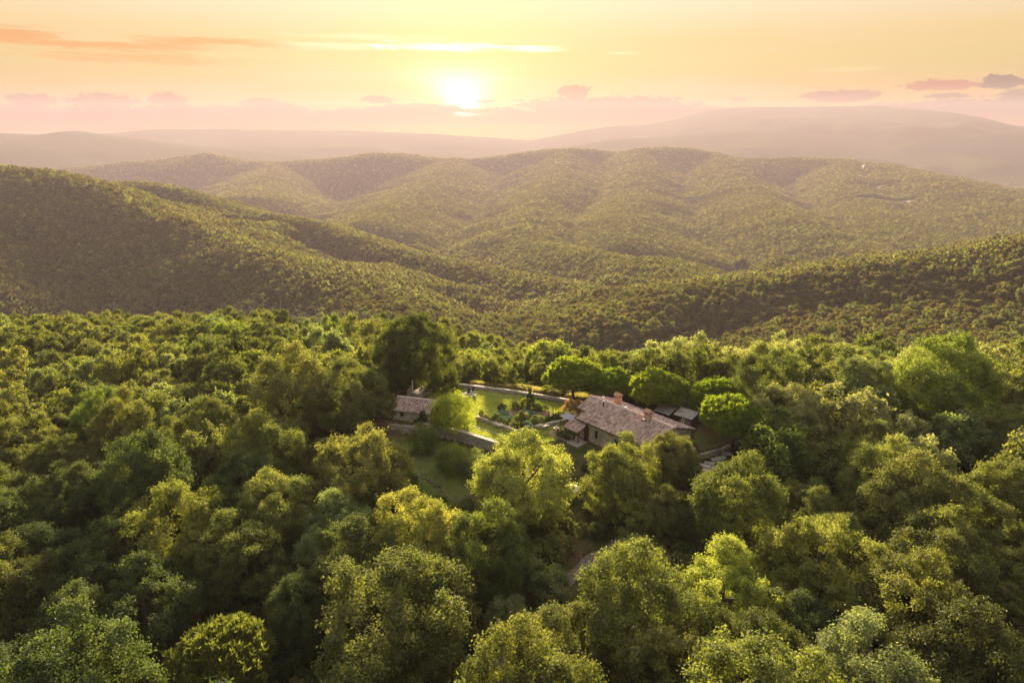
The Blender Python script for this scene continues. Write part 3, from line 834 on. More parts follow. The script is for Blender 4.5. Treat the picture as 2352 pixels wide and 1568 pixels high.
for (u, v, w, stem, label) in (
        (1316, 921, 108, 0.95, 'leftmost of the stone pines, its trunk showing above the lawn wall'),
        (1410, 926, 88, 0.85, 'second stone pine, behind the left end of the farmhouse roof'),
        (1508, 952, 118, 0.8, 'stone pine between the two chimneys of the farmhouse'),
        (1645, 968, 114, 0.8, 'stone pine behind the front one, beside the sheds'),
        (1679, 1032, 134, 1.0, 'front stone pine with a round bright crown and a thick bare trunk on the grass')):
    x, y, z = march(u, v, 0.0)
    dep = project(np.array([x, y, z]))[2]
    pine_tree(x, y, z, 0.5 * w * dep / FPX, label, stem)

# ------------------------------------------------------------------ the rest of the woods
def clear_of_trees(x, y):
    """True where woods may stand: outside yard, lawn, lower grass and drive"""
    ok = poly_dist(x, y, CLEARING) > 0.5
    ok &= line_dist(x, y, ROAD) > 1.9
    return ok
CLEARING = np.array([(-22, 99), (-23, 91), (-17.5, 88), (-13, 78), (-8, 73), (-3, 78), (2, 82), (10, 82), (17, 77), (24, 77), (33, 82), (40, 91), (38, 98), (32, 101), (22, 100), (14, 104), (8, 107), (-6, 111), (-13, 110)], float)
def scatter():
    rng = np.random.RandomState(21)
    T = [t for t in TREES]
    grid = {}
    def put(t):
        grid.setdefault((int(t[0] // 8), int(t[1] // 8)), []).append(t)
    for t in T: put(t)
    out = []
    n = 26000
    xs = rng.uniform(-175, 190, n); ys = rng.uniform(12, 232, n)
    ok = clear_of_trees(xs, ys)
    rs = 3.1 + 1.5 * rng.rand(n) ** 1.5 + 0.5 * fbm(xs / 40, ys / 40, 2) + np.where(ys < 75, 1.0, 0) - np.where(ys > 150, 0.5, 0)
    thin = (ys > 108) & (np.abs(xs - 8) < 24) & (ys < 150)
    rs = np.where(thin, rs * 0.62, rs)
    for x, y, r, o in zip(xs, ys, rs, ok):
        if not o: continue
        gx, gy = int(x // 8), int(y // 8); good = True
        for a in (-1, 0, 1):
            for b in (-1, 0, 1):
                for (tx, ty, tr) in grid.get((gx + a, gy + b), ()):
                    if (tx - x) ** 2 + (ty - y) ** 2 < (0.70 * (tr + r)) ** 2:
                        good = False; break
                if not good: break
            if not good: break
        if good:
            t = (x, y, r); put(t); out.append(t)
    return np.array(out)
FILL = scatter()
FILLZ = ground(FILL[:, 0], FILL[:, 1])
_u, _v, _d = project(np.stack([FILL[:, 0], FILL[:, 1], FILLZ + FILL[:, 2] * 1.1], -1))
_w = 2 * FILL[:, 2] * FPX / _d
# nothing of the unlisted woods stands in front of what the photograph leaves open to view
OPEN = [(505, 1495), (440, 1540), (565, 1540), (1030, 1075), (990, 1150), (1080, 1085), (1330, 1285), (1362, 1264), (930, 1010), (1000, 1045), (1060, 1100), (1000, 1130), (985, 1105), (1100, 1040), (1140, 1030), (1250, 960), (1150, 930), (1330, 985), (1373, 1008), (1400, 1030), (1440, 1040),
        (1600, 1015), (1650, 1035), (1625, 1060), (1640, 1075), (1060, 900), (1280, 920), (880, 960), (930, 950), (1560, 970), (1720, 1005), (1680, 1030), (900, 1000), (1500, 940), (1315, 1123), (1130, 890), (1230, 900), (963, 1158), (780, 1010), (1200, 885)]
_keep = np.ones(len(FILL), bool)
for (ou, ov) in OPEN:
    ox, oy, oz = march(ou, ov, 0.0)
    _keep &= ~((((_u - ou) / (0.58 * _w)) ** 2 + ((_v - ov) / (0.60 * _w)) ** 2 < 1) & (FILL[:, 1] < oy + 1.0))
FILL = FILL[_keep]; FILLZ = FILLZ[_keep]; _u = _u[_keep]; _v = _v[_keep]; _d = _d[_keep]; _w = _w[_keep]
_in = (_d > 0) & (_u > -0.35 * _w) & (_u < 2352 + 0.35 * _w) & (_v > 640) & (_v < 1568 + 0.4 * _w)
def pick_colour(x, y, rng):
    n = float(fbm(np.array([x / 30.0]), np.array([y / 30.0]), 3)[0])
    q = rng.random()
    if y > 105 and -20 < x < 34 and y < 150:
        return rng.choice(['yellow', 'mid', 'olive', 'mid', 'grey', 'olive'])
    if x > 32 and y > 70:
        return rng.choice(['olive', 'pale', 'olive', 'pale', 'olive', 'grey', 'mid'])
    if x < -8 and y < 78:  # near left crowns get darker leaves in place of a vignette
        return 'deep' if q < 0.72 else 'dark'
    if x < 0 and y < 78:
        return 'dark' if q < 0.6 else 'mid'
    if x < -14:
        return 'dark' if q < 0.22 else 'mid' if q < 0.62 else 'grey' if q < 0.74 else 'olive' if q < 0.97 else 'green'
    return 'dark' if q < 0.25 else 'mid' if q < 0.55 else 'olive' if q < 0.8 else 'grey' if q < 0.9 else 'yellow'
WORD = {'lime': 'lime green', 'deep': 'very dark', 'dark': 'dark green', 'mid': 'green', 'olive': 'olive', 'grey': 'grey-green', 'green': 'fresh green', 'yellow': 'yellow-green', 'gold': 'golden', 'pale': 'buff', 'brown': 'brownish'}
# landmarks the remaining trees are described by: x, y, words
LAND = [(x, y, w) for (x, y), w in zip([t[:2] for t in TREES], [
    'the dark tree behind the barn', 'the left large twin oak', 'the right large twin oak', None, None, None, None, 'the big yellow-topped oak', 'the oak before the farmhouse', 'the brownish oak at the farmhouse end',
    'the tall olive oak by the lower grass', 'the dark oak with light clumps', None, 'the large round oak below the steps', None, 'the yellow-tipped olive oak', 'the very broad olive oak', None, 'the tall pointed oak', None,
    'the oak with three lit tips', 'the widest oak by the drive', 'the spreading bottom oak', 'the small grey-green drive tree', None, None, None, 'the big upright oak', 'the golden oak', None, 'the grey-green oak left of the golden one', None, 'the yellow-rimmed oak', 'the shaded oak below it', 'the bottom stone pine',
    None, 'the dark bottom left oak', 'the dark oak at the left edge', None, None, 'the right edge olive oak', None, None, None, 'the broad yellow-green tree', 'the dark round-topped tree', 'the tall dark olive oak by the pine', None, 'the buff garden tree', None, 'the half bare greyish tree', None, 'the dark tree between the pines', 'the dark round tree beyond the pines', 'the lemon green tree', None, 'the round grey-green tree', 'the fresh green tree by the steps', None, 'the light grey-green oak', 'the yellow-green tree by the pine', None] + [None] * 5) if w]
LAND = [l for l in LAND if l[2] != 'the shaded oak below it']
LEFT_MARKS = []
def build_fill():
    rng = random.Random(5)
    order = [i for i in np.argsort(-_w) if _in[i]]
    n_obj = min(len(order), 300 - len(TREES))
    chosen = order[:n_obj]
    # a few fills of rarer look on the wide left slope serve as landmarks for their neighbours
    col = {i: pick_colour(FILL[i, 0], FILL[i, 1], rng) for i in range(len(FILL))}
    ordn = ['', ', second in line', ', third in line', ', fourth in line', ', fifth in line', ', sixth in line', ', seventh in line', ', eighth in line', ', ninth in line', ', tenth in line', ', eleventh in line', ', twelfth in line', ', thirteenth in line', ', fourteenth in line', ', fifteenth in line']
    fam = {}
    for i in chosen:
        x, y = FILL[i, 0], FILL[i, 1]
        d = [math.hypot(x - a, y - b) for a, b, _ in LAND]
        j = int(np.argmin(d)); a, b, w = LAND[j]
        dx, dy = x - a, y - b
        fb = 'beyond' if dy > 0 else 'in front of'; lr = 'right of' if dx > 0 else 'left of'
        side = fb if abs(dy) > 2 * abs(dx) else lr if abs(dx) > 2 * abs(dy) else f"{'beyond' if dy > 0 else 'before'} and {lr}"
        size = 'small' if FILL[i, 2] < 3.2 else 'large' if FILL[i, 2] > 4.4 else 'mid-sized'
        fam.setdefault((j, side, size, col[i]), []).append((d[j], i))
    for (j, side, size, c), lst in fam.items():
        for k, (_, i) in enumerate(sorted(lst)):
            x, y, r = FILL[i]
            label = f"{size} {WORD[c]} oak {side} {LAND[j][2]}{ordn[min(k, 14)]}"
            crown = NEAR[i % 5] if _w[i] > 130 else MIDC[i % 6]
            make_tree(x, y, float(FILLZ[i]), r, c, crown, label=label, group='oaks of the woods round the farmhouse', hc=0.95 + 0.25 * rng.random(), squash=0.9 + 0.25 * rng.random())
    rest = [i for i in range(len(FILL)) if i not in set(chosen)]
    return rest, col
REST, FILLCOL = build_fill()

# ------------------------------------------------------------------ masses of trees: points carrying crowns (geometry nodes)
def proto_collection(name, items):
    """crown objects kept out of the scene, for the instancer"""
    c = bpy.data.collections.new(name)
    for k, (me, mat) in enumerate(items):
        o = bpy.data.objects.new(f'{name}_{k:02d}', me)
        o.material_slots[0].link = 'OBJECT'; o.material_slots[0].material = mat
        c.objects.link(o)
    return c
def instancer(name, P, scl, rot, idx, coll, squash=None):
    me = bpy.data.meshes.new(name)
    n = len(P)
    me.vertices.add(n); me.vertices.foreach_set('co', np.asarray(P, np.float32).ravel())
    sv = np.stack([scl, scl, scl * (1.0 if squash is None else squash)], -1)
    a = me.attributes.new('scl', 'FLOAT_VECTOR', 'POINT'); a.data.foreach_set('vector', sv.astype(np.float32).ravel())
    a = me.attributes.new('rotz', 'FLOAT', 'POINT'); a.data.foreach_set('value', np.asarray(rot, np.float32))
    a = me.attributes.new('idx', 'INT', 'POINT'); a.data.foreach_set('value', np.asarray(idx, np.int32))
    o = bpy.data.objects.new(name, me); COL.objects.link(o)
    g = bpy.data.node_groups.new(name + '_nodes', 'GeometryNodeTree')
    g.interface.new_socket('Geometry', in_out='INPUT', socket_type='NodeSocketGeometry')
    g.interface.new_socket('Geometry', in_out='OUTPUT', socket_type='NodeSocketGeometry')
    nd = g.nodes; ln = g.links
    gi = nd.new('NodeGroupInput'); go = nd.new('NodeGroupOutput')
    ip = nd.new('GeometryNodeInstanceOnPoints'); ci = nd.new('GeometryNodeCollectionInfo')
    ci.inputs['Collection'].default_value = coll
    ci.inputs['Separate Children'].default_value = True; ci.inputs['Reset Children'].default_value = True
    def attr(nm, typ):
        x = nd.new('GeometryNodeInputNamedAttribute'); x.data_type = typ; x.inputs['Name'].default_value = nm
        return x.outputs['Attribute']
    cx = nd.new('ShaderNodeCombineXYZ'); ln.new(attr('rotz', 'FLOAT'), cx.inputs[2])
    er = nd.new('FunctionNodeEulerToRotation'); ln.new(cx.outputs[0], er.inputs[0])
    ln.new(gi.outputs[0], ip.inputs['Points']); ln.new(ci.outputs[0], ip.inputs['Instance'])
    ip.inputs['Pick Instance'].default_value = True
    ln.new(attr('idx', 'INT'), ip.inputs['Instance Index']); ln.new(er.outputs[0], ip.inputs['Rotation']); ln.new(attr('scl', 'FLOAT_VECTOR'), ip.inputs['Scale'])
    ln.new(ip.outputs[0], go.inputs[0])
    md = o.modifiers.new('scatter', 'NODES'); md.node_group = g
    o['kind'] = 'stuff'
    return o
def woods_masses():
    rng = np.random.RandomState(3)
    # the rest of the near woods
    cols = ['deep', 'dark', 'mid', 'olive', 'grey', 'green', 'yellow', 'gold', 'pale', 'brown']
    cm = proto_collection('near_wood_crowns', [(MIDC[k % 6], LEAF[c]) for k, c in enumerate(cols)])
    r = np.array(REST)
    P = np.stack([FILL[r, 0], FILL[r, 1], FILLZ[r] + FILL[r, 2] * 1.1], -1)
    instancer('near_woods', P, FILL[r, 2], rng.uniform(0, 6.28, len(r)), [cols.index(FILLCOL[i]) for i in r], cm)
    # undergrowth between the trunks
    n = 5200
    ux, uy = rng.uniform(-130, 140, n), rng.uniform(22, 135, n)
    k = (poly_dist(ux, uy, CLEARING) > 0.8) & (line_dist(ux, uy, ROAD) > 2.6) & (np.abs(ux) < 0.85 * uy + 18)
    ux, uy = ux[k], uy[k]
    us = rng.uniform(0.7, 1.7, len(ux))
    ucols = ['dark', 'mid', 'olive', 'deep']
    cu_ = proto_collection('undergrowth_bushes', [(SHRUB[j % 3], LEAF[c]) for j, c in enumerate(ucols)])
    instancer('undergrowth', np.stack([ux, uy, ground(ux, uy) + us * 0.4], -1), us, rng.uniform(0, 6.28, len(ux)), rng.randint(0, 4, len(ux)), cu_)
    # slopes beyond: jittered grid, spacing growing with distance
    hill = ['hill', 'hill', 'olive', 'dark', 'hill', 'hill']
    cf = proto_collection('slope_crowns', [(FARC[k % 4], LEAF[c]) for k, c in enumerate(hill)])
    ct = proto_collection('hill_crowns', [(TINYC[k % 3], LEAF[c]) for k, c in enumerate(hill)])
    def zone(name, r0, r1, sp, rad0, rad1, coll, n_idx, skip=None):
        k = int(2 * r1 / sp) + 2
        gx, gy = np.meshgrid(np.arange(-k // 2, k // 2), np.arange(-k // 2, k // 2))
        a = 0.5
        x = (gx * math.cos(a) - gy * math.sin(a)).ravel() * sp + rng.uniform(-.45, .45, gx.size) * sp
        y = (gx * math.sin(a) + gy * math.cos(a)).ravel() * sp + rng.uniform(-.45, .45, gx.size) * sp
        R = np.hypot(x, y); az = np.degrees(np.arctan2(x, y))
        ok = (R > r0) & (R <= r1) & (np.abs(az) < 43)
        ok &= ~((x > -175) & (x < 190) & (y > 12) & (y < 232))
        x, y = x[ok], y[ok]
        keep = rng.rand(len(x)) > 0.06
        for (fx, fy, fa, fb) in FIELDS:
            keep &= ((x - fx) / fa) ** 2 + ((y - fy) / fb) ** 2 > 1
        x, y = x[keep], y[keep]
        z = ground(x, y)
        s = rad0 + (rad1 - rad0) * rng.rand(len(x)) ** 1.4
        s *= 1 + 0.35 * fbm(x / 60, y / 60, 2)
        instancer(name, np.stack([x, y, z + s * 0.85], -1), s, rng.uniform(0, 6.28, len(x)), rng.randint(0, n_idx, len(x)), coll)
    zone('slope_woods', 190, 520, 5.4, 2.6, 4.1, cf, 6)
    zone('hillside_woods', 520, 1150, 5.6, 2.7, 4.0, ct, 6)
    zone('ridge_woods', 1150, 2000, 7.2, 3.5, 4.9, ct, 6)
    zone('distant_woods', 2000, 3100, 9.5, 4.6, 6.4, ct, 6)
    zone('farther_woods', 3100, 4000, 12.0, 5.6, 7.6, ct, 6)
FIELDS = []
for (u, v, a, b) in ((2025, 462, 90, 40), (2010, 434, 85, 34)):
    x, y, z = march(u, v, 0.0) if False else (0, 0, 0)
    d = ray(u, v); t = np.arange(500, 5500, 3.0); p = np.array([0, 0, CAM_H]) + t[:, None] * d
    i = int(np.argmax(p[:, 2] <= ground(p[:, 0], p[:, 1])))
    FIELDS.append((p[i, 0], p[i, 1], a, b))
woods_masses()
# ------------------------------------------------------------------ the yard
def tinted(name, dark, light, scale=6.0, rough=0.9, moss=None, spec=0.25):
    """masonry and tiles: colour varies from piece to piece (tint), grain by noise, blotches of moss or lichen"""
    m, N = material(name)
    t = N.new('ShaderNodeAttribute', attribute_name='tint').outputs['Fac']
    tc = N.new('ShaderNodeTexCoord').outputs['Object']
    col = N.mix(t, dark, light)
    col = N.mix(N.mul(N.step(N.noise(tc, scale, 5, 0.65), 0.35, 0.7), 0.45), col, tuple(0.6 * c for c in dark))
    if moss:
        col = N.mix(N.mul(N.step(N.noise(tc, 1.3, 6, 0.7), 0.52, 0.66), 0.7), col, moss)
    b = N.new('ShaderNodeBsdfPrincipled'); N.put(b.inputs['Base Color'], col)
    b.inputs['Roughness'].default_value = rough; b.inputs['Specular IOR Level'].default_value = spec
    o = N.new('ShaderNodeOutputMaterial'); N.put(o.inputs[0], b.outputs[0])
    return m
M_TILE = tinted('clay_roof_tile', (0.28, 0.17, 0.145), (0.74, 0.57, 0.51), 5.0, moss=(0.42, 0.36, 0.30))
M_RIDGE = surf('ridge_tile_clay', (0.48, 0.34, 0.27), (0.60, 0.46, 0.38), 4.0, 0.9, rnd=0.15)
M_STONE = tinted('field_stone', (0.26, 0.215, 0.15), (0.62, 0.54, 0.41), 7.0, moss=(0.22, 0.20, 0.14))
M_GREYSTONE = tinted('grey_field_stone', (0.21, 0.185, 0.15), (0.50, 0.45, 0.37), 7.0, moss=(0.16, 0.15, 0.11))
M_MORTAR = surf('lime_mortar', (0.26, 0.22, 0.16), (0.36, 0.31, 0.23), 5.0, 0.95)
M_COPING = surf('pale_coping_stone', (0.38, 0.31, 0.25), (0.52, 0.44, 0.36), 2.0, 0.9, rnd=0.12)
M_WOOD = surf('weathered_timber', (0.075, 0.05, 0.035), (0.15, 0.105, 0.075), 4.0, 0.8)
M_DOOR = surf('door_timber', (0.06, 0.018, 0.012), (0.10, 0.03, 0.02), 5.0, 0.6)
M_SHUT = surf('shutter_green_paint', (0.20, 0.26, 0.19), (0.26, 0.32, 0.24), 6.0, 0.6)
M_DARK = surf('dark_pane', (0.012, 0.014, 0.014), (0.02, 0.022, 0.02), 2.0, 0.12, spec=0.5)
M_BRICK = surf('chimney_brick', (0.34, 0.17, 0.11), (0.48, 0.28, 0.20), 6.0, 0.9, c3=(0.42, 0.33, 0.26), s3=1.5)
M_IRON = surf('rusty_iron', (0.05, 0.03, 0.025), (0.10, 0.055, 0.04), 6.0, 0.6)
M_WHITE = surf('white_paint', (0.72, 0.71, 0.69), (0.80, 0.79, 0.77), 3.0, 0.5)
M_GREYSHEET = surf('grey_sheet_metal', (0.20, 0.195, 0.185), (0.30, 0.29, 0.27), 1.2, 0.55, c3=(0.22, 0.16, 0.12), s3=1.1)
M_LILAC = surf('lilac_grey_canvas', (0.27, 0.255, 0.30), (0.34, 0.325, 0.36), 2.0, 0.85)
M_SLATE = surf('grey_roof_sheet', (0.25, 0.235, 0.22), (0.37, 0.35, 0.33), 1.5, 0.8, c3=(0.27, 0.19, 0.14), s3=0.8)
M_SOIL = surf('garden_soil', (0.14, 0.095, 0.06), (0.26, 0.18, 0.12), 2.5, 0.98, 0.5, 8.0, spec=0.0)
M_PAVE = surf('terrace_paving', (0.25, 0.21, 0.175), (0.36, 0.31, 0.26), 1.2, 0.9)
M_CUSHION = surf('black_cushion', (0.02, 0.02, 0.022), (0.04, 0.04, 0.04), 3.0, 0.8)
M_LOG = surf('split_logs', (0.20, 0.12, 0.07), (0.38, 0.27, 0.17), 9.0, 0.9, rnd=0.35)
M_ROAD = surf('gravel_drive', (0.12, 0.10, 0.09), (0.21, 0.18, 0.165), 3.0, 0.95, c3=(0.15, 0.11, 0.085), s3=0.9, spec=0.0)
M_EARTH = surf('leaf_litter', (0.06, 0.038, 0.023), (0.135, 0.08, 0.052), 2.2, 0.98, 0.6, 6.0, c3=(0.09, 0.075, 0.035), s3=0.35, spec=0.0)
M_GRASS = surf('mown_lawn', (0.165, 0.20, 0.032), (0.285, 0.30, 0.07), 0.7, 0.95, 0.5, 14.0, c3=(0.29, 0.30, 0.085), s3=0.22, spec=0.0)
M_MEADOW = surf('lower_grass', (0.075, 0.115, 0.026), (0.15, 0.165, 0.048), 0.9, 0.95, 0.6, 12.0, c3=(0.15, 0.115, 0.06), s3=0.18, spec=0.0)

class TB(MB):
    """MB whose pieces carry a tint"""
    def __init__(self, frame=None):
        super().__init__(frame); self.t = []; self.rng = random.Random(1)
    def pts(self, ps, fs):
        super().pts(ps, fs)
        c = min(1, max(0, self.rng.gauss(0.5, 0.28)))
        self.t += [c] * (len(self.v) - len(self.t))
        return self
    def build(self, name, mat, parent=None, kind=None, smooth=False):
        o = super().build(name, mat, parent, kind, smooth)
        a = o.data.attributes.new('tint', 'FLOAT', 'POINT'); a.data.foreach_set('value', np.array(self.t, np.float32))
        return o
def tiles(tb, x0, x1, ya, za, yb, zb, pitch=0.29, length=0.46, seed=1, axis='y'):
    """barrel tiles in rows running down from the ridge line (ya, za) to the eave (yb, zb)"""
    r = random.Random(seed)
    L = math.hypot(yb - ya, zb - za); dy, dz = (yb - ya) / L, (zb - za) / L
    ny, nz = (-dz, dy) if dy > 0 else (dz, -dy)
    if nz < 0: ny, nz = -ny, -nz
    rows = max(1, int(round((x1 - x0) / pitch))); p = (x1 - x0) / rows; n = max(1, int(round(L / length))); l = L / n
    for i in range(rows):
        cx = x0 + (i + .5) * p + r.uniform(-.012, .012)
        for k in range(n):
            s0 = k * l - 0.02; s1 = (k + 1) * l + 0.05 + r.uniform(-.02, .03)
            ra, rb = p * .29, p * .37; la = r.uniform(0.0, .012); lb = 0.03 + r.uniform(0, .02)
            ring = []
            for s, q, lift in ((s0, ra, la), (s1, rb, lb)):
                by, bz = ya + dy * s, za + dz * s
                ring.append([(cx - q * math.cos(a), by + ny * (q * math.sin(a) * 1.15 + lift), bz + nz * (q * math.sin(a) * 1.15 + lift)) for a in (0, .8, 1.57, 2.34, 3.14159)])
            tb.pts(ring[0] + ring[1], [(0, 1, 6, 5), (1, 2, 7, 6), (2, 3, 8, 7), (3, 4, 9, 8), (5, 6, 7, 8, 9)])
def slab(mb, x0, x1, ya, za, yb, zb, th=0.10):
    mb.pts([(x0, ya, za), (x1, ya, za), (x1, yb, zb), (x0, yb, zb), (x0, ya, za - th), (x1, ya, za - th), (x1, yb, zb - th), (x0, yb, zb - th)],
           [(0, 1, 2, 3), (7, 6, 5, 4), (0, 4, 5, 1), (1, 5, 6, 2), (2, 6, 7, 3), (3, 7, 4, 0)])
def stones(tb, p0, p1, z0, z1, nrm, seed=1, holes=(), h=0.21, w=0.38, proud=0.05):
    """uneven stones proud of a wall face from p0 to p1; z0, z1 numbers or functions of the distance along"""
    r = random.Random(seed)
    p0 = Vector((*p0, 0)); p1 = Vector((*p1, 0)); d = p1 - p0; L = d.length; d.normalize(); n = Vector((*nrm, 0)).normalized()
    fz0 = z0 if callable(z0) else (lambda u: z0); fz1 = z1 if callable(z1) else (lambda u: z1)
    z = min(fz0(0), fz0(L)); top = max(fz1(0), fz1(L), fz1(L / 2))
    while z < top - 0.05:
        hh = h * r.uniform(.7, 1.3); u = r.uniform(-.15, 0)
        while u < L:
            ww = w * r.uniform(.55, 1.5); a, b = max(0, u) + .015, min(L, u + ww) - .015; u += ww
            if b - a < .06: continue
            m = (a + b) / 2; zc = z + hh / 2
            if zc > fz1(m) - .04 or zc < fz0(m): continue
            if any(a < q1 and b > q0 and z < s1 and z + hh > s0 for q0, q1, s0, s1 in holes): continue
            k = proud * r.uniform(.5, 1.2); j = lambda s: r.uniform(0, s)
            ph = [(a + j(.04), z + .012 + j(.03)), (b - j(.04), z + .012 + j(.03)), (b - j(.05), z + hh - .012 - j(.03)), (a + j(.05), z + hh - .012 - j(.03))]
            base = [p0 + d * q + n * -.03 + Vector((0, 0, s)) for q, s in ph]
            fr = [p0 + d * q + n * (k * r.uniform(.7, 1.1)) + Vector((0, 0, s)) for q, s in ph]
            tb.pts(base + fr, [(4, 5, 6, 7), (0, 1, 5, 4), (1, 2, 6, 5), (2, 3, 7, 6), (3, 0, 4, 7)])
        z += hh
def sheet(name, poly, mat, lift, step=0.45, z=None, kind='structure', wob=0.0):
    """a ground covering lying just over the terrain, with a ragged edge"""
    P = np.array(poly, float)
    x0, y0 = P.min(0); x1, y1 = P.max(0)
    xs = np.arange(x0, x1 + step, step); ys = np.arange(y0, y1 + step, step)
    X, Y = np.meshgrid(xs, ys)
    Z = ground(X, Y) + lift if z is None else np.full(X.shape, z)
    cx, cy_ = (X[:-1, :-1] + X[1:, 1:]) / 2, (Y[:-1, :-1] + Y[1:, 1:]) / 2
    d = poly_dist(cx.ravel(), cy_.ravel(), P) + wob * fbm(cx.ravel() / 1.7, cy_.ravel() / 1.7, 3)
    ok = (d < 0).reshape(cx.shape)
    nx = len(xs); i = (np.arange(len(ys) - 1)[:, None] * nx + np.arange(nx - 1)[None])[ok]
    f = np.stack([i, i + 1, i + nx + 1, i + nx], -1)
    used = np.unique(f); mp = np.zeros(X.size, int); mp[used] = np.arange(len(used))
    v = np.stack([X, Y, Z], -1).reshape(-1, 3)[used]
    o = link(name, mesh_np(name, v, mp[f], smooth=True), mat)
    if kind: o['kind'] = kind
    return o

ORD = ['first', 'second', 'third', 'fourth', 'fifth', 'sixth', 'seventh', 'eighth', 'ninth', 'tenth', 'eleventh', 'twelfth', 'thirteenth', 'fourteenth', 'fifteenth', 'sixteenth', 'seventeenth', 'eighteenth']
# ground coverings
sheet('lawn', [(-7.4, 89.7), (-1.4, 85.5), (4.6, 85.2), (8.4, 88.0), (7.2, 92.0), (9.0, 96.0), (10.0, 98.9), (0.4, 103.4), (-9.6, 106.8), (-12.2, 106.2), (-15.0, 100), (-10.5, 93)], M_GRASS, 0.03, wob=0.5)
sheet('lower_grass', [(-22, 92.5), (-14, 91.2), (-8.2, 88.6), (-2.0, 84.4), (0, 82.5), (-4, 76.5), (-8.5, 72.5), (-13, 78), (-17, 86), (-21.5, 90)], M_MEADOW, 0.05, 0.3, wob=1.4)
sheet('side_grass', [(25.2, 82.2), (31.2, 85.6), (34.6, 88.6), (31, 92.5), (26.5, 89.5), (24.6, 85)], M_MEADOW, 0.04, wob=0.3)
sheet('bare_earth', [(2.5, 61), (4.5, 61.2), (8, 64.8), (10, 67.0), (8, 68), (5, 66), (3, 63.5)], M_EARTH, 0.05, 0.2, wob=2.2)
def road_mesh():
    pts = []
    for a, b in zip(ROAD[:-1], ROAD[1:]):
        for t in np.linspace(0, 1, 12, endpoint=False): pts.append(a + (b - a) * t)
    pts = np.array(pts); d = np.gradient(pts, axis=0); n = np.stack([-d[:, 1], d[:, 0]], -1); n /= np.linalg.norm(n, axis=1)[:, None]
    rows = []
    for o in np.linspace(-.7, .7, 6):
        q = pts + n * (o * (1 + 0.12 * np.sin(np.arange(len(pts)) * 0.7))[:, None]); rows.append(np.column_stack([q, ground(q[:, 0], q[:, 1]) + 0.10]))
    v = np.array(rows).transpose(1, 0, 2).reshape(-1, 3); m = 6
    i = (np.arange(len(pts) - 1)[:, None] * m + np.arange(m - 1)[None]).ravel()
    return mesh_np('drive', v, np.stack([i, i + 1, i + m + 1, i + m], -1), smooth=True)
tag(link('drive', road_mesh(), M_ROAD), kind='structure')

# ------------------------------------------------------------------ farmhouse
HX, HY, HZ = 11.55, 91.65, 0.9
HA = math.atan2(-0.758, 0.652)
house = empty('farmhouse', (HX, HY, HZ), HA, 'long stone farmhouse with a pinkish clay tile roof and two brick chimneys', 'farmhouse')
SL = 0.345
RZ = 4.47                       # ridge height above the floor
def rz_(y): return RZ - SL * abs(y)
W = TB(); S = TB()
yf, yb = -4.2, 4.4
def wall_box(mb, x0, x1, y0, y1, z0, z1): mb.box(((x0 + x1) / 2, (y0 + y1) / 2, (z0 + z1) / 2), (x1 - x0, y1 - y0, z1 - z0))
wm = MB()
wall_box(wm, 1.75, 14.0, yf, yf + .4, -2.2, rz_(yf) - .16)
wall_box(wm, 0.1, 14.0, yb - .4, yb, -1.0, rz_(yb) - .16)
wall_box(wm, 1.75, 2.15, yf + .4, -2.4, -1.0, rz_(yf) - .2)
wall_box(wm, 0.1, 1.75, -2.45, -2.05, -1.0, rz_(2.45) - .16)
for x0, x1, ya in ((13.6, 14.0, yf + .4), (0.1, 0.5, -2.05)):
    wm.pts([(x0, ya, -1.8), (x0, yb - .4, -1.8), (x0, yb - .4, rz_(yb - .4) - .16), (x0, 0, RZ - .16), (x0, ya, rz_(ya) - .16),
            (x1, ya, -1.8), (x1, yb - .4, -1.8), (x1, yb - .4, rz_(yb - .4) - .16), (x1, 0, RZ - .16), (x1, ya, rz_(ya) - .16)],
           [(4, 3, 2, 1, 0), (5, 6, 7, 8, 9), (0, 1, 6, 5), (1, 2, 7, 6), (2, 3, 8, 7), (3, 4, 9, 8), (4, 0, 5, 9)])
wm.build('wall', M_MORTAR, house)
HOLES = [(2.55 - 1.75, 3.45 - 1.75, -0.1, 2.1), (4.55 - 1.75, 5.15 - 1.75, 0.75, 2.0), (8.1 - 1.75, 8.8 - 1.75, -0.2, 2.0), (10.7 - 1.75, 11.3 - 1.75, 0.5, 1.9)]
stones(S, (1.75, yf), (14.0, yf), -2.2, rz_(yf) - .2, (0, -1), 2, HOLES)
stones(S, (14.0, yf), (14.0, yb), -1.7, lambda u: rz_(yf + u) - .2, (1, 0), 3)
stones(S, (0.1, -2.45), (1.75, -2.45), -.6, rz_(2.45) - .2, (0, -1), 4)
stones(S, (0.1, yb), (0.1, -2.45), -.6, lambda u: rz_(yb - u) - .2, (-1, 0), 5)
stones(S, (1.75, -2.45), (1.75, yf), -.6, rz_(yf) - .2, (-1, 0), 6)
S.build('stone', M_STONE, house, 'stuff')
rb = MB()
slab(rb, 1.45, 14.35, 0, RZ - .02, -4.65, rz_(4.65) - .02)
slab(rb, -0.25, 14.35, 0, RZ - .02, 4.85, rz_(4.85) - .02)
slab(rb, -0.25, 1.45, 0, RZ - .07, -2.8, rz_(2.8) - .07)
roof = rb.build('roof', M_WOOD, house)
T = TB(); tiles(T, 1.45, 14.35, -.05, RZ, -4.7, rz_(4.7), seed=3); tiles(T, -0.25, 14.35, .05, RZ, 4.9, rz_(4.9), seed=4); tiles(T, -0.25, 1.45, -.05, RZ - .05, -2.85, rz_(2.85) - .05, seed=5)
T.build('roof_tile', M_TILE, roof, 'stuff')
rid = MB(); rid.tube([(0, 0, 0), (.46, 0, .012)], [.15, .17], 8)
r0 = rid.build('ridge_tile', M_RIDGE, roof); r0.location = (-.3, 0, RZ + .03)
rr_ = random.Random(4)
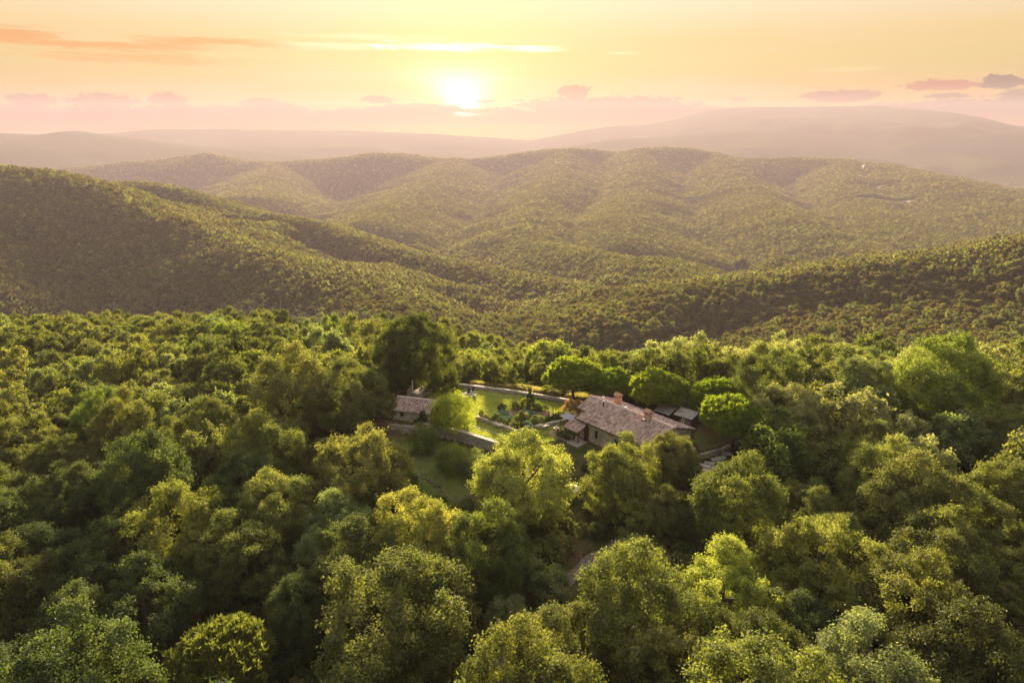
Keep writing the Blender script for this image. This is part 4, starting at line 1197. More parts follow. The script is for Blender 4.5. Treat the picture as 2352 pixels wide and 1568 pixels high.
for k in range(1, 34):
    c = r0.copy(); COL.objects.link(c); c.parent = roof
    c.location = (-.3 + .435 * k, rr_.uniform(-.02, .02), RZ + .03 + rr_.uniform(-.015, .015)); c.rotation_euler = (0, 0, rr_.uniform(-.04, .04))
# red verge tiles at the right end of the front slope
vt = MB(); vt.tube([(0, 0, 0), (0, -.46, -.46 * SL)], [.10, .12], 6)
v0 = vt.build('verge_tile', M_BRICK, roof); v0.location = (14.3, -.3, rz_(.3) + .07)
for k in range(1, 10):
    c = v0.copy(); COL.objects.link(c); c.parent = roof; c.location = (14.3, -.3 - .44 * k, rz_(.3 + .44 * k) + .07)
def chimney(x, y, w, top):
    zb = rz_(abs(y)) - .5
    mb = MB(); mb.box((x, y, (zb + top) / 2), (w, w, top - zb))
    mb.box((x, y, top - .62), (w + .09, w + .09, .07))
    c = mb.build('chimney', M_BRICK, house)
    m2 = MB()
    for sx in (-1, 1):
        for sy in (-1, 1): m2.box((x + sx * (w / 2 - .07), y + sy * (w / 2 - .07), top + .13), (.14, .14, .26))
        m2.box((x, y + sx * (w / 2 - .07), top + .13), (.10, .14, .26))
    m2.build('vent_pier', M_BRICK, c)
    m3 = MB(); e = w / 2 + .10; z = top + .26
    m3.hexa([(x - e, y - e, z), (x + e, y - e, z), (x + e, y + e, z), (x - e, y + e, z)], [(x - e, y - e, z + .06), (x + e, y - e, z + .06), (x + e, y + e, z + .06), (x - e, y + e, z + .06)])
    m3.pts([(x - e, y - e, z + .062), (x + e, y - e, z + .062), (x + e, y + e, z + .062), (x - e, y + e, z + .062), (x - e, y, z + .40), (x + e, y, z + .40)], [(0, 1, 5, 4), (2, 3, 4, 5), (3, 0, 4), (1, 2, 5)])
    m3.build('chimney_cap', M_BRICK, c)
    m4 = MB(); m4.box((x, y, top + .13), (w - .2, w - .2, .258)); m4.build('flue_opening', M_DARK, c)
    m5 = MB(); m5.box((x, y - .1, zb + .62), (w + .24, w + .3, .10)); m5.build('flashing', M_GREYSHEET, c)
chimney(3.7, 1.35, 0.78, 5.15)
chimney(10.4, -0.35, 0.78, 5.25)
fl = MB(); fl.tube([(3.2, -1.1, rz_(1.1) - .1), (3.2, -1.1, rz_(1.1) + .85)], .085, 8); fl.tube([(3.2, -1.1, rz_(1.1) + .87), (3.2, -1.1, rz_(1.1) + .95)], .13, 8); fl.build('stove_pipe', M_IRON, house)
an = MB(); an.box((2.15, 0, RZ + .42), (.42, .06, .38)); an.build('aerial_panel', M_WHITE, house)
an = MB(); an.tube([(2.15, .04, RZ), (2.15, .04, RZ + .3)], .03, 5); an.build('aerial_mast', M_IRON, house)
sk = MB(); sk.box((5.6, .55, rz_(.55) + .16), (.7, .5, .06), M=Matrix.Rotation(-math.atan(SL), 3, 'X')); sk.build('skylight', M_WHITE, house)
gt = MB(); gt.tube([(1.4, -4.78, rz_(4.7) - .05), (14.3, -4.78, rz_(4.7) - .08)], .07, 6); gt.build('gutter', M_IRON, house)
d_ = MB(); d_.box((3.0, yf + .05, 1.0), (.9, .12, 2.1)); d_ = d_.build('door', M_DOOR, house)
m_ = MB(); m_.tube([(3.32, yf - .06, 1.0), (3.32, yf - .06, 1.12)], .02, 5); m_.build('handle', M_IRON, d_)
def shuttered_window(x0, x1, z0, z1, left=True, right=True):
    w = MB()
    fw = .06
    for a, b, c, d in ((x0, x0 + fw, z0, z1), (x1 - fw, x1, z0, z1), (x0 + fw, x1 - fw, z0, z0 + fw), (x0 + fw, x1 - fw, z1 - fw, z1), ((x0 + x1) / 2 - .02, (x0 + x1) / 2 + .02, z0 + fw, z1 - fw)):
        w.box(((a + b) / 2, yf - .005, (c + d) / 2), (b - a, .07, d - c))
    win = w.build('window', M_WOOD, house)
    p = MB(); p.box(((x0 + x1) / 2, yf + .0, (z0 + z1) / 2), (x1 - x0 - .1, .03, z1 - z0 - .1)); p.build('pane', M_DARK, win)
    sl = MB(); sl.box(((x0 + x1) / 2, yf - .06, z0 - .07), (x1 - x0 + .2, .22, .09)); sl.build('sill', M_COPING, win)
    for on, xa in ((left, x0 - .40), (right, x1 + .02)):
        if on:
            s = MB(); s.box((xa + .19, yf - .10, (z0 + z1) / 2), (.38, .045, z1 - z0)); s = s.build('shutter', M_SHUT, house)
            for q in range(int((z1 - z0) / .14)):
                l = MB(); l.box((xa + .19, yf - .128, z0 + .1 + q * .14), (.30, .02, .06), M=Matrix.Rotation(.5, 3, 'X')); l.build('louvre', M_SHUT, s)
shuttered_window(4.6, 5.15, .78, 1.98)
shuttered_window(8.15, 8.7, -.15, 1.95)
shuttered_window(10.75, 11.3, .5, 1.9, left=False)
# porch with its own little tiled roof
pr = MB(); slab(pr, .45, 3.35, -4.3, 2.42, -6.25, 1.75, .08); pr = pr.build('porch_roof', M_WOOD, house)
T = TB(); tiles(T, .45, 3.35, -4.3, 2.44, -6.3, 1.76, seed=8); T.build('porch_tile', M_TILE, pr, 'stuff')
for x in (.7, 3.1):
    p = MB(); p.box((x, -6.0, .55), (.16, .16, 2.5)); p.build('porch_post', M_WOOD, house)
pb = MB(); pb.box((1.9, -6.0, 1.72), (2.9, .14, .14)); pb.build('porch_beam', M_WOOD, house)
st = MB(); st.box((2.2, -5.3, -.25), (3.2, 2.2, .5)); st.build('porch_step', M_PAVE, house)
HM = Matrix.Translation((HX, HY, HZ)) @ Matrix.Rotation(HA, 4, 'Z')
def hw(x, y, z=0.0): return HM @ Vector((x, y, z))
# lean-to at the foot of the gable
lt = empty('lean_to', hw(14.0, 3.4, -.2), HA, 'low stone slab roof leaning on the right gable of the farmhouse', 'lean-to')
m_ = MB(); slab(m_, 0.08, 1.9, -1.0, 1.0, 1.0, 1.0, .05); m_.v = [(x, y, z - (x - .08) * .42 + (.0)) for x, y, z in m_.v]; m_.build('roof', M_SLATE, lt)
m_ = MB(); m_.box((1.55, 0, -.3), (.3, 1.7, 1.2)); m_.build('wall', M_MORTAR, lt)
S = TB(); stones(S, (1.70, -.85), (1.70, .85), -.9, .3, (1, 0), 7); S.build('stone', M_GREYSTONE, lt, 'stuff')
# canopy beside the porch
cn = empty('canopy', hw(-1.5, -3.3), HA, 'small flat lilac-grey canopy on posts left of the farmhouse', 'canopy')
m_ = MB(); m_.pts([(-.95, -.75, 1.75), (.95, -.75, 1.75), (.95, .75, 1.92), (-.95, .75, 1.92), (-.95, -.75, 1.70), (.95, -.75, 1.70), (.95, .75, 1.87), (-.95, .75, 1.87)], [(0, 1, 2, 3), (7, 6, 5, 4), (0, 4, 5, 1), (1, 5, 6, 2), (2, 6, 7, 3), (3, 7, 4, 0)]); m_.build('canopy_sheet', M_LILAC, cn)
for sx in (-1, 1):
    for sy in (-1, 1):
        m_ = MB(); m_.tube([(sx * .85, sy * .62, -.1), (sx * .85, sy * .62, 1.78 + sy * .06)], .04, 6); m_.build('post', M_IRON, cn)
# brick barbecue beside the porch
bq = empty('barbecue', hw(-.5, -6.6, 0), HA, 'brick barbecue pillar with a pale cap beside the porch', 'barbecue')
m_ = MB(); m_.box((0, 0, .55), (.55, .55, 1.3)); m_.build('pillar', M_BRICK, bq)
m_ = MB(); m_.box((0, 0, 1.26), (.75, .75, .12)); m_.tube([(0, 0, 1.32), (0, 0, 1.5)], [.25, .15], 8); m_.build('cap', M_COPING, bq)
pv = [hw(-2.2, -7.0), hw(3.9, -7.0), hw(3.9, -4.6), hw(-2.2, -4.6)]
sheet('terrace_paving', [(p.x, p.y) for p in pv], M_PAVE, 0.06, 0.3)

# ------------------------------------------------------------------ barn
BX, BY, BZ, BA = -17.75, 93.75, 0.45, math.atan2(-1.6, 5.4)
barn = empty('stone_barn', (BX, BY, BZ), BA, 'small stone barn with a pinkish clay tile roof beside the lawn', 'barn')
L_ = 5.7; D_ = 4.6; EZ = 2.1; RB = 3.15
m_ = MB()
wall_box(m_, 0, L_, 0, .35, -.9, EZ); wall_box(m_, 0, L_, D_ - .35, D_, -.9, EZ)
for x0, x1 in ((0, .35), (L_ - .35, L_)):
    y0, y1 = .35, D_ - .35
    m_.pts([(x0, y0, -.9), (x0, y1, -.9), (x0, y1, EZ + .1), (x0, D_ / 2, RB - .1), (x0, y0, EZ + .1), (x1, y0, -.9), (x1, y1, -.9), (x1, y1, EZ + .1), (x1, D_ / 2, RB - .1), (x1, y0, EZ + .1)],
           [(4, 3, 2, 1, 0), (5, 6, 7, 8, 9), (0, 1, 6, 5), (1, 2, 7, 6), (2, 3, 8, 7), (3, 4, 9, 8), (4, 0, 5, 9)])
m_.build('wall', M_MORTAR, barn)
S = TB()
bs = (RB - EZ) / (D_ / 2)
stones(S, (0, 0), (L_, 0), 0, EZ - .05, (0, -1), 11, [(1.25, 1.8, 1.05, 1.65)], w=.33, h=.19)
stones(S, (L_, 0), (L_, D_), -.6, lambda u: EZ + bs * min(u, D_ - u) - .06, (1, 0), 12)
stones(S, (0, D_), (0, 0), -.6, lambda u: EZ + bs * min(u, D_ - u) - .06, (-1, 0), 13)
S.build('stone', M_STONE, barn, 'stuff')
m_ = MB(); slab(m_, -.2, L_ + .1, D_ / 2, RB, -.25, EZ - bs * .25 + .03); slab(m_, -.2, L_ + .1, D_ / 2, RB, D_ + .25, EZ - bs * .25 + .03); broof = m_.build('roof', M_WOOD, barn)
T = TB(); tiles(T, -.2, L_ + .1, D_ / 2, RB + .02, -.3, EZ - bs * .3 + .05, .27, .4, 21); tiles(T, -.2, L_ + .1, D_ / 2, RB + .02, D_ + .3, EZ - bs * .3 + .05, .27, .4, 22); T.build('roof_tile', M_TILE, broof, 'stuff')
for k in range(14):
    c = r0.copy(); COL.objects.link(c); c.parent = broof; c.location = (-.22 + .43 * k, D_ / 2 + rr_.uniform(-.02, .02), RB + .05)
m_ = MB(); m_.pts([(L_ + .11, -.3, EZ - bs * .3 + .0), (L_ + .45, -.3, EZ - bs * .3), (L_ + .45, D_ / 2, RB), (L_ + .11, D_ / 2, RB), (L_ + .11, -.3, EZ - bs * .3 + .16), (L_ + .45, -.3, EZ - bs * .3 + .16), (L_ + .45, D_ / 2, RB + .16), (L_ + .11, D_ / 2, RB + .16)], [(3, 2, 1, 0), (4, 5, 6, 7), (0, 1, 5, 4), (1, 2, 6, 5), (2, 3, 7, 6), (3, 0, 4, 7)]); m_.build('coping', M_COPING, barn)
m_ = MB(); m_.box((1.52, .03, 1.35), (.5, .10, .55)); bw = m_.build('window', M_DARK, barn)
m_ = MB(); m_.box((1.52, -.04, 1.68), (.75, .12, .10)); m_.build('lintel', M_WOOD, bw)
m_ = MB(); m_.box((L_ + .03, 1.5, 1.1), (.12, 1.0, 2.0)); m_.build('door', M_DOOR, barn)
BM = Matrix.Translation((BX, BY, BZ)) @ Matrix.Rotation(BA, 4, 'Z')
def bw_(x, y, z=0.0): return BM @ Vector((x, y, z))
# ledge under the barn, fence panel and gate
def rubble_wall(name, pts, h, thick, label, base=-.5, mat=M_GREYSTONE, coping=None, batter=0.0, seed=1, cat='stone wall', w=.38, hh=.21, faces=(1, -1), top_z=None):
    """a stone wall along a line of points: core, proud stones on the faces, coping stones one by one"""
    p0 = Vector((pts[0][0], pts[0][1], 0)); t = empty(name, (pts[0][0], pts[0][1], 0), 0, label, cat)
    core = MB(); S = TB(); k = 0
    for (a, b) in zip(pts[:-1], pts[1:]):
        a = Vector(a[:2]); b = Vector(b[:2]); d = (b - a).normalized(); n = Vector((-d.y, d.x)); L = (b - a).length
        za = (top_z if top_z is not None else gz(*a) + h); zb = (top_z if top_z is not None else gz(*b) + h)
        o = p0.to_2d()
        q = [a + n * thick / 2 - o, b + n * thick / 2 - o, b - n * thick / 2 - o, a - n * thick / 2 - o]
        zz = [za, zb, zb, za]
        core.hexa([(c.x, c.y, z - h + base) for c, z in zip(q, zz)], [(c.x, c.y, z) for c, z in zip(q, zz)])
        for f in faces:
            s0, s1 = (a, b) if f == -1 else (b, a)
            g0, g1 = (za, zb) if f == -1 else (zb, za)
            nn = n * f
            stones(S, tuple(s0 + nn * thick / 2 - o), tuple(s1 + nn * thick / 2 - o), (lambda u, g0=g0, g1=g1, L=L: g0 + (g1 - g0) * u / L - h + base + .05), (lambda u, g0=g0, g1=g1, L=L: g0 + (g1 - g0) * u / L), tuple(nn), seed + k, w=w, h=hh)
            k += 1
        r = random.Random(seed + 50); u = 0.0
        while u < L - .05:
            ww = min(r.uniform(.4, .85), L - u); c = a + d * (u + ww / 2) - o; z = za + (zb - za) * (u + ww / 2) / L
            if coping is not None:
                m = MB(); m.stone((0, 0, 0), (ww - .02, thick + .12, .11), r, .12); ob = m.build('coping_stone', coping, t)
                ob.location = (c.x, c.y, z + .05 + r.uniform(0, .02)); ob.rotation_euler = (0, 0, math.atan2(d.y, d.x))
            else:
                for side in (-.25, .25):
                    S.M = Matrix.Translation((c.x + n.x * side * thick * 1.1, c.y + n.y * side * thick * 1.1, z)) @ Matrix.Rotation(math.atan2(d.y, d.x), 4, 'Z')
                    S.stone((0, 0, 0), (ww * .95, thick * .55, r.uniform(.08, .2)), r, .3)
                S.M = Matrix.Identity(4)
            u += ww
    core.build('wall_core', M_MORTAR, t)
    S.build('stone', mat, t, 'stuff')
    return t
b0, b1 = bw_(-.35, -.75), bw_(L_ - .6, -.55)
rubble_wall('stone_ledge', [(b0.x, b0.y), (b1.x, b1.y)], 1.2, .5, 'low stone ledge running along the foot of the barn', mat=M_STONE, seed=31, top_z=.42, base=-.8)
b2 = bw_(-3.1, -.25)
rubble_wall('stone_footing', [(b2.x, b2.y), (b0.x - .1, b0.y + .25)], 1.3, .45, 'shaded stone footing under the fence left of the barn', mat=M_GREYSTONE, seed=35, top_z=.62, base=-.8)
fe = empty('board_fence', bw_(-3.05, .1, .1), BA, 'grey upright board fence between a white post and the barn', 'fence')
bd = MB(); bd.box((0, 0, 0), (.235, .05, 1.75)); bd0 = bd.build('board', M_GREYSHEET, fe); bd0.location = (.25, 0, 1.0)
for k in range(1, 11):
    c = bd0.copy(); COL.objects.link(c); c.parent = fe; c.location = (.25 + .25 * k, rr_.uniform(-.012, .012), 1.0 + rr_.uniform(-.02, .02))
m_ = MB(); m_.box((0, -.02, .95), (.16, .16, 2.1)); m_.build('post', M_WHITE, fe)
m_ = MB(); m_.box((1.5, 0, .06), (2.85, .12, .10)); m_.build('bottom_rail', M_COPING, fe)
x, y, z = march(1041 * .9408 * 0 + 949, 905, 0)
gtp = empty('metal_gate', (-16.0, 102.6, gz(-16.0, 102.6)), rad(68), 'open grey sheet gate standing beside a white post behind the barn', 'gate')
for k in range(6):
    m_ = MB(); m_.box((-.2 - .27 * k, 0, 1.15 - .06 * k), (.26, .035, 2.2 - .12 * k)); m_.build('panel', M_GREYSHEET, gtp)
m_ = MB(); m_.box((.05, 0, 1.35), (.13, .13, 2.9)); m_.build('post', M_WHITE, gtp)
wp = empty('white_post', bw_(-.35, 1.0, 0), BA, 'white capped post at the left end of the barn roof', 'post')
m_ = MB(); m_.box((0, 0, 1.2), (.3, .3, 2.6)); m_.build('shaft', M_MORTAR, wp)
m_ = MB(); m_.box((0, 0, 2.55), (.45, .4, .12)); m_.build('cap', M_WHITE, wp)

# walls of the garden
rubble_wall('lawn_wall', [(-10.2, 107.4), (-4.5, 105.6), (.4, 103.9), (5.0, 101.9), (10.6, 99.2)], .5, .45, 'long low stone wall along the far side of the lawn', mat=M_GREYSTONE, coping=M_COPING, seed=41)
rubble_wall('retaining_wall', [(-13.2, 92.0), (-7.7, 89.5), (-1.25, 84.9)], 2.2, .5, 'tall stone wall with pale coping holding up the lawn above the lower grass', mat=M_GREYSTONE, coping=M_COPING, seed=51, top_z=1.02, base=-.7)
rubble_wall('rubble_bank', [(-12.6, 107.0), (-14.2, 104.3), (-15.6, 101.6)], .95, 1.5, 'broad rubble stone wall rising behind the barn', mat=M_STONE, seed=61)
rubble_wall('bed_wall', [(-5.2, 93.6), (-2.2, 91.0), (.9, 88.5), (4.3, 90.6), (7.9, 92.4)], .48, .35, 'low stone wall round the near sides of the vegetable garden', mat=M_STONE, coping=M_COPING, seed=71)
rubble_wall('boundary_wall', [(24.6, 80.7), (27.6, 82.3), (31.2, 84.9)], .55, .45, 'low grey stone wall on the near side of the pine grass', mat=M_GREYSTONE, seed=81)
rubble_wall('brick_edging', [(30.6, 88.3), (34.4, 86.6)], .35, .3, 'low reddish edging wall behind the front stone pine', mat=M_STONE, coping=M_BRICK, seed=85, cat='edging')
# stone steps and slabs at the lower right
for k, (u, v) in enumerate(((1618, 1072), (1630, 1066), (1644, 1060), (1655, 1056), (1625, 1084), (1640, 1078), (1668, 1046))):
    x, y, z = march(u, v, 0.1)
    s = MB(); s.stone((0, 0, 0), (1.5 - .1 * (k % 3), .75, .35), random.Random(k + 3), .2)
    o = s.build('stone_step', M_COPING if k in (0, 4) else M_SLATE); o.location = (x, y, z + .12); o.rotation_euler = (0, 0, -.5 + .25 * (k % 4))
    tag(o, ['pale squarish slab at the lowest left of the stone steps', 'grey stone step second from the bottom by the boundary wall', 'grey stone step in the middle of the short flight', 'upper grey stone step next to the boundary wall', 'pale block half under leaves below the stone steps', 'grey slab lying right of the pale block below the steps', 'topmost grey slab at the end of the stone steps'][k], 'stone step', 'stone steps by the boundary wall')

# ------------------------------------------------------------------ vegetable garden
BED = [(-4.9, 93.5), (-2.1, 91.2), (.9, 88.9), (4.2, 90.9), (7.5, 92.5), (5.3, 96.4), (2.5, 97.0), (.1, 96.9)]
bed = sheet('soil_bed', BED, M_SOIL, 0.26, 0.3)
plant_rng = random.Random(77)
def plant(name, x, y, r, colour, label, cat='plant', group=None, sq=1.0, z=None, mesh=None, lift=.55):
    t = empty(name, (x, y, (gz(x, y) if z is None else z)), plant_rng.uniform(0, 6), label, cat, group)
    c = bpy.data.objects.new('foliage', mesh or SHRUB[plant_rng.randrange(3)]); c.parent = t
    c.scale = (r, r, r * sq); c.location = (0, 0, r * sq * lift)
    c.material_slots[0].link = 'OBJECT'; c.material_slots[0].material = LEAF[colour]
    COL.objects.link(c)
    k = bpy.data.objects.new('stem', TRUNKS[plant_rng.randrange(4)]); k.parent = t; k.scale = (r * .5, r * .5, r * sq * lift)
    COL.objects.link(k)
    return t
def gp(X, Y):
    """a point of the garden close-up (7.84 times, corner at 1100, 920) on the soil"""
    p = at_z((1100 + X / 7.84) * .9408, (920 + Y / 7.84) * .9408, 1.2)
    return p[0], p[1]
cab = [(930, 700), (990, 690), (1050, 700), (1000, 740), (1060, 745), (930, 745), (960, 800), (1020, 815), (1080, 800), (1130, 830), (1170, 790), (1200, 830), (1400, 680), (1460, 700), (1520, 690), (1580, 720), (1440, 740), (1500, 745)]
for part_, where in ((sorted(cab[:6]), 'the back left patch of the vegetable garden'), (sorted(cab[6:12]), 'the middle left patch of the vegetable garden'), (sorted(cab[12:]), 'the back middle patch of the vegetable garden')):
    for k, (X, Y) in enumerate(part_):
        x, y = gp(X, Y)
        plant('cabbage', x, y, .46, 'blue', f'blue-green cabbage, {ORD[k]} from the barn side in {where}', 'cabbage', 'cabbages in the vegetable garden', .7, 1.18)
for X, Y, r, c, sq, label in (
        (1000, 625, .5, 'cypress', 1.0, 'dark rounded bush at the back left of the vegetable garden'),
        (1250, 610, .62, 'olive', 1.0, 'olive bush at the back edge of the vegetable garden'),
        (1430, 570, .72, 'mid', 1.1, 'green bush beside the dark upright one at the back of the garden bed'),
        (1545, 530, .5, 'cypress', 2.2, 'dark upright bush standing highest at the back of the garden bed'),
        (1640, 590, .6, 'green', .9, 'fresh green bush right of the dark upright one in the bed'),
        (1740, 620, .6, 'dark', .7, 'dark low bush at the far right of the garden bed'),
        (1560, 640, .8, 'dark', .6, 'dark spreading leaves in the back middle of the garden bed'),
        (640, 770, .5, 'olive', .6, 'olive low plants at the left corner of the garden bed'),
        (730, 790, .5, 'mid', .6, 'green low plants beside the left corner of the garden bed'),
        (580, 730, .25, 'mid', 1.8, 'thin sapling at the left corner of the garden bed'),
        (840, 840, .68, 'green', .9, 'bright green round bush near the front left wall of the bed'),
        (1050, 920, .34, 'dark', 1.5, 'narrow dark bush at the front of the garden bed'),
        (1270, 880, .5, 'mid', 1.4, 'leafy green bush in the front middle of the garden bed'),
        (1370, 850, .42, 'dark', 2.0, 'taller dark bush behind the leafy green one in the bed'),
        (1240, 970, .62, 'olive', .9, 'olive bush at the front corner of the garden bed'),
        (1340, 990, .55, 'mid', 1.0, 'green bush beside the front corner of the garden bed'),
        (1470, 970, .62, 'blue', .8, 'broad bluish leaves along the front right wall of the bed'),
        (1580, 990, .4, 'blue', .6, 'small bluish plant near the pale slab on the bed wall'),
        (1670, 880, .85, 'green', .6, 'wide fresh green patch of leaves left of the stakes'),
        (1450, 820, .28, 'straw', 2.0, 'dry straw coloured stalks in the middle of the garden bed'),
        (2130, 780, .55, 'dark', .8, 'dark bush at the right corner of the garden bed')):
    x, y = gp(X, Y)
    plant('garden_bush', x, y, r * 1.3, c, label, 'bush', None, sq, 1.15)
for k, (X, Y, h) in enumerate(((1830, 880, 1.5), (1880, 820, 1.3), (1890, 870, 1.6), (1950, 860, 1.7), (1960, 800, 1.4), (2010, 850, 2.0), (2060, 845, 1.5), (2110, 830, 1.3))):
    x, y = gp(X, Y)
    t = plant('staked_bean', x, y, .24, 'cypress', f'dark climber on a stake, {ORD[k]} from the cabbages towards the farmhouse', 'climbing plant', 'staked climbers in the vegetable garden', h * 1.9, 1.15, None, .55)
    s = MB(); s.tube([(0, 0, -.1), (0, 0, h + .25)], .025, 5); s.build('stake', M_WOOD, t)
for k, (X, Y, label) in enumerate(((910, 945, 'pale stone slab on the left wall of the vegetable garden'), (1810, 970, 'pale stone slab on the right wall of the vegetable garden'))):
    x, y = gp(X, Y)
    s = MB(); s.stone((0, 0, 0), (1.2, .7, .16), random.Random(k), .15); o = s.build('stone_slab', M_COPING); o.location = (x, y, gz(x, y) + .62); o.rotation_euler = (0, 0, -.6 + k * 1.1); tag(o, label, 'slab')
for k in range(13):
    f = k / 12; x, y = -5.5 + 5.2 * f, 91.0 - 3.8 * f
    s = MB(); s.stone((0, 0, 0), (.34, .26, .08), random.Random(k + 9), .25); o = s.build('stepping_stone', M_COPING)
    o.location = (x + plant_rng.uniform(-.05, .05), y + plant_rng.uniform(-.05, .05), gz(x, y) + .055); o.rotation_euler = (0, 0, plant_rng.uniform(0, 3)); tag(o, f'pale stepping stone on the lower lawn, {ORD[k]} in line from the barn side', 'stepping stone', 'stepping stones below the vegetable garden')
# sun loungers by the lawn's far corner
pad = MB(); pad.box((0, 0, .04), (2.6, 2.3, .1)); pad = pad.build('stone_pad', M_COPING); pad.location = (-7.15, 103.4, gz(-7.15, 103.4)); pad.rotation_euler = (0, 0, .9); tag(pad, 'pale paved pad under the loungers', 'paving slab')
lg = empty('sun_lounger', (-7.45, 103.2, gz(-7.45, 103.2) + .09), .95, 'nearer white lounger with a black cushion on the lawn', 'lounger', 'loungers on the lawn')
m_ = MB(); m_.box((0, 0, .28), (1.2, .62, .05)); m_.box((.82, 0, .52), (.75, .62, .05), M=Matrix.Rotation(-.75, 3, 'Y')); m_.build('frame', M_WHITE, lg)
m_ = MB(); m_.box((0, 0, .34), (1.15, .56, .08)); m_.box((.80, 0, .58), (.72, .56, .08), M=Matrix.Rotation(-.75, 3, 'Y')); m_.build('cushion', M_CUSHION, lg)
for sx in (-.5, .5):
    for sy in (-.25, .25):
        m_ = MB(); m_.tube([(sx, sy, -.02), (sx, sy, .26)], .03, 5); m_.build('leg', M_WHITE, lg)
lg2 = copy_tree(lg); lg2.location = (-6.75, 103.9, gz(-6.75, 103.9) + .09); lg2['label'] = 'farther white lounger with a black cushion on the lawn'

# ------------------------------------------------------------------ sheds, firewood
def shed(x, y, z, w, d, h, label, logs):
    t = empty('wood_shed', (x, y, z), HA + .12, label, 'shed', 'sheds behind the farmhouse')
    for sx in (-1, 1):
        for sy in (-1, 1):
            m = MB(); m.box((sx * (w / 2 - .08), sy * (d / 2 - .08), h / 2 - .1), (.13, .13, h + .1)); m.build('post', M_WOOD, t)
    n = 5
    for k in range(n):
        m = MB(); x0 = -w / 2 - .2 + (w + .4) * k / n; x1 = x0 + (w + .4) / n - .015
        slab(m, x0, x1, d / 2 + .25, h + .42, -d / 2 - .25, h - .02, .05); m.build('roof_sheet', M_SLATE, t)
    m = MB(); m.box((0, d / 2 - .02, h * .55), (w - .3, .06, h * .8)); m.build('back_boards', M_WOOD, t)
    m = MB(); m.box((w / 2 - .03, 0, h * .5), (.05, d - .35, h * .8)); m.build('side_boards', M_WOOD, t)
    return t
z1 = gz(22.2, 91.6); z2 = gz(24.7, 89.2)
shed(22.2, 91.6, z1, 2.2, 1.6, 1.55, 'left shed behind the farmhouse, lower with a browner grey roof', False)
sh2 = shed(24.7, 89.3, z2, 2.5, 1.7, 1.75, 'right shed behind the farmhouse, with a pale roof and firewood inside', True)
fw = empty('firewood_stack', (24.7, 89.3, z2), HA + .12, 'stack of split logs in the right shed', 'firewood')
lm = MB(); lm.tube([(0, 0, 0), (0, .5, 0)], [.085, .085], 6); l0 = lm.build('log', M_LOG, fw); l0.location = (-.5, -.75, .1)
for a in range(10):
    for b in range(8):
        if a == 0 and b == 0: continue
        c = l0.copy(); COL.objects.link(c); c.parent = fw; c.location = (-.55 + .17 * a + (.085 if b % 2 else 0), -.75 + rr_.uniform(-.04, .04), .1 + .15 * b); c.scale = (rr_.uniform(.8, 1.1),) * 3
ld = empty('ladder', (24.3, 88.3, gz(24.3, 88.3)), HA, 'white wooden ladder leaning on the firewood', 'ladder')
for s in (-.18, .18):
    m_ = MB(); m_.tube([(s - .35, -.25, 0), (s - .35, .15, 1.6)], .035, 5); m_.build('rail', M_WHITE, ld)
for k in range(5):
    m_ = MB(); f = (k + .6) / 5.4; m_.tube([(-.53, -.25 + .4 * f, 1.6 * f), (-.17, -.25 + .4 * f, 1.6 * f)], .025, 5); m_.build('rung', M_WHITE, ld)

# ------------------------------------------------------------------ shrubs, hedge, grass
def shrub_at(u, v, w, colour, label, sq=.85, name='shrub', cat='shrub', group=None, Z=None):
    x, y, z = march(u, v, 0.0)
    dep = project(np.array([x, y, z]))[2]
    return plant(name, x, y, .5 * w * dep / FPX, colour, label, cat, group, sq)
shrub_at(1025, 893, 36, 'dark', 'dark round bush at the far left corner of the lawn', 1.1)
shrub_at(1313, 944, 42, 'rust', 'rust brown low hedge against the left end of the farmhouse', .8)
ol = shrub_at(880, 958, 62, 'mid', 'green oleander with white blossom in front of the board fence', 1.2)
for k in range(3):
    b = bpy.data.objects.new('blossom', SHRUB[k]); b.parent = ol; b.scale = (.42, .42, .4); b.location = ((.5, -.55, 1.6), (-.3, -.9, 1.3), (.75, -.5, 2.3))[k]
    b.material_slots[0].link = 'OBJECT'; b.material_slots[0].material = LEAF['white']; COL.objects.link(b)
    bpy.data.objects  # blossoms stay parts of the oleander
ivy = shrub_at(970, 986, 17, 'cypress', 'dark ivy column climbing the right end of the barn wall', 2.9)
shrub_at(957, 983, 14, 'dark', 'small dark bush at the foot of the barn wall', .9)
shrub_at(1300, 1012, 34, 'dark', 'dark bush in front of the porch paving', .9)
for u, v, w, c, l in ((1735, 1012, 12, 'cypress', 'slender cypress right of the front stone pine'), (1750, 1022, 9, 'cypress', 'lower slender cypress by the rail fence')):
    shrub_at(u, v, w, c, l, 4.2, 'cypress', 'tree')
shrub_at(574, 1400, 30, 'cypress', 'dark slim cypress in the deep shade of the lower left woods', 4.0, 'cypress', 'tree')
hr = random.Random(12)
SEEN = {}
for k in range(26):
    f = k / 25
    u = 1058 + (1322 - 1058) * f + hr.uniform(-4, 4); v = 880 + (926 - 880) * f - hr.uniform(4, 16)
    c = hr.choice(['straw', 'yellow', 'olive', 'olive', 'mid', 'straw', 'dark', 'lime'])
    cnt = SEEN[c] = SEEN.get(c, -1) + 1
    shrub_at(u, v, hr.uniform(18, 34), c, f"{WORD.get(c, 'straw coloured')} shrub behind the lawn wall, {ORD[cnt]} of that colour from the barn end", hr.uniform(.6, .95), group='shrubs behind the lawn wall')
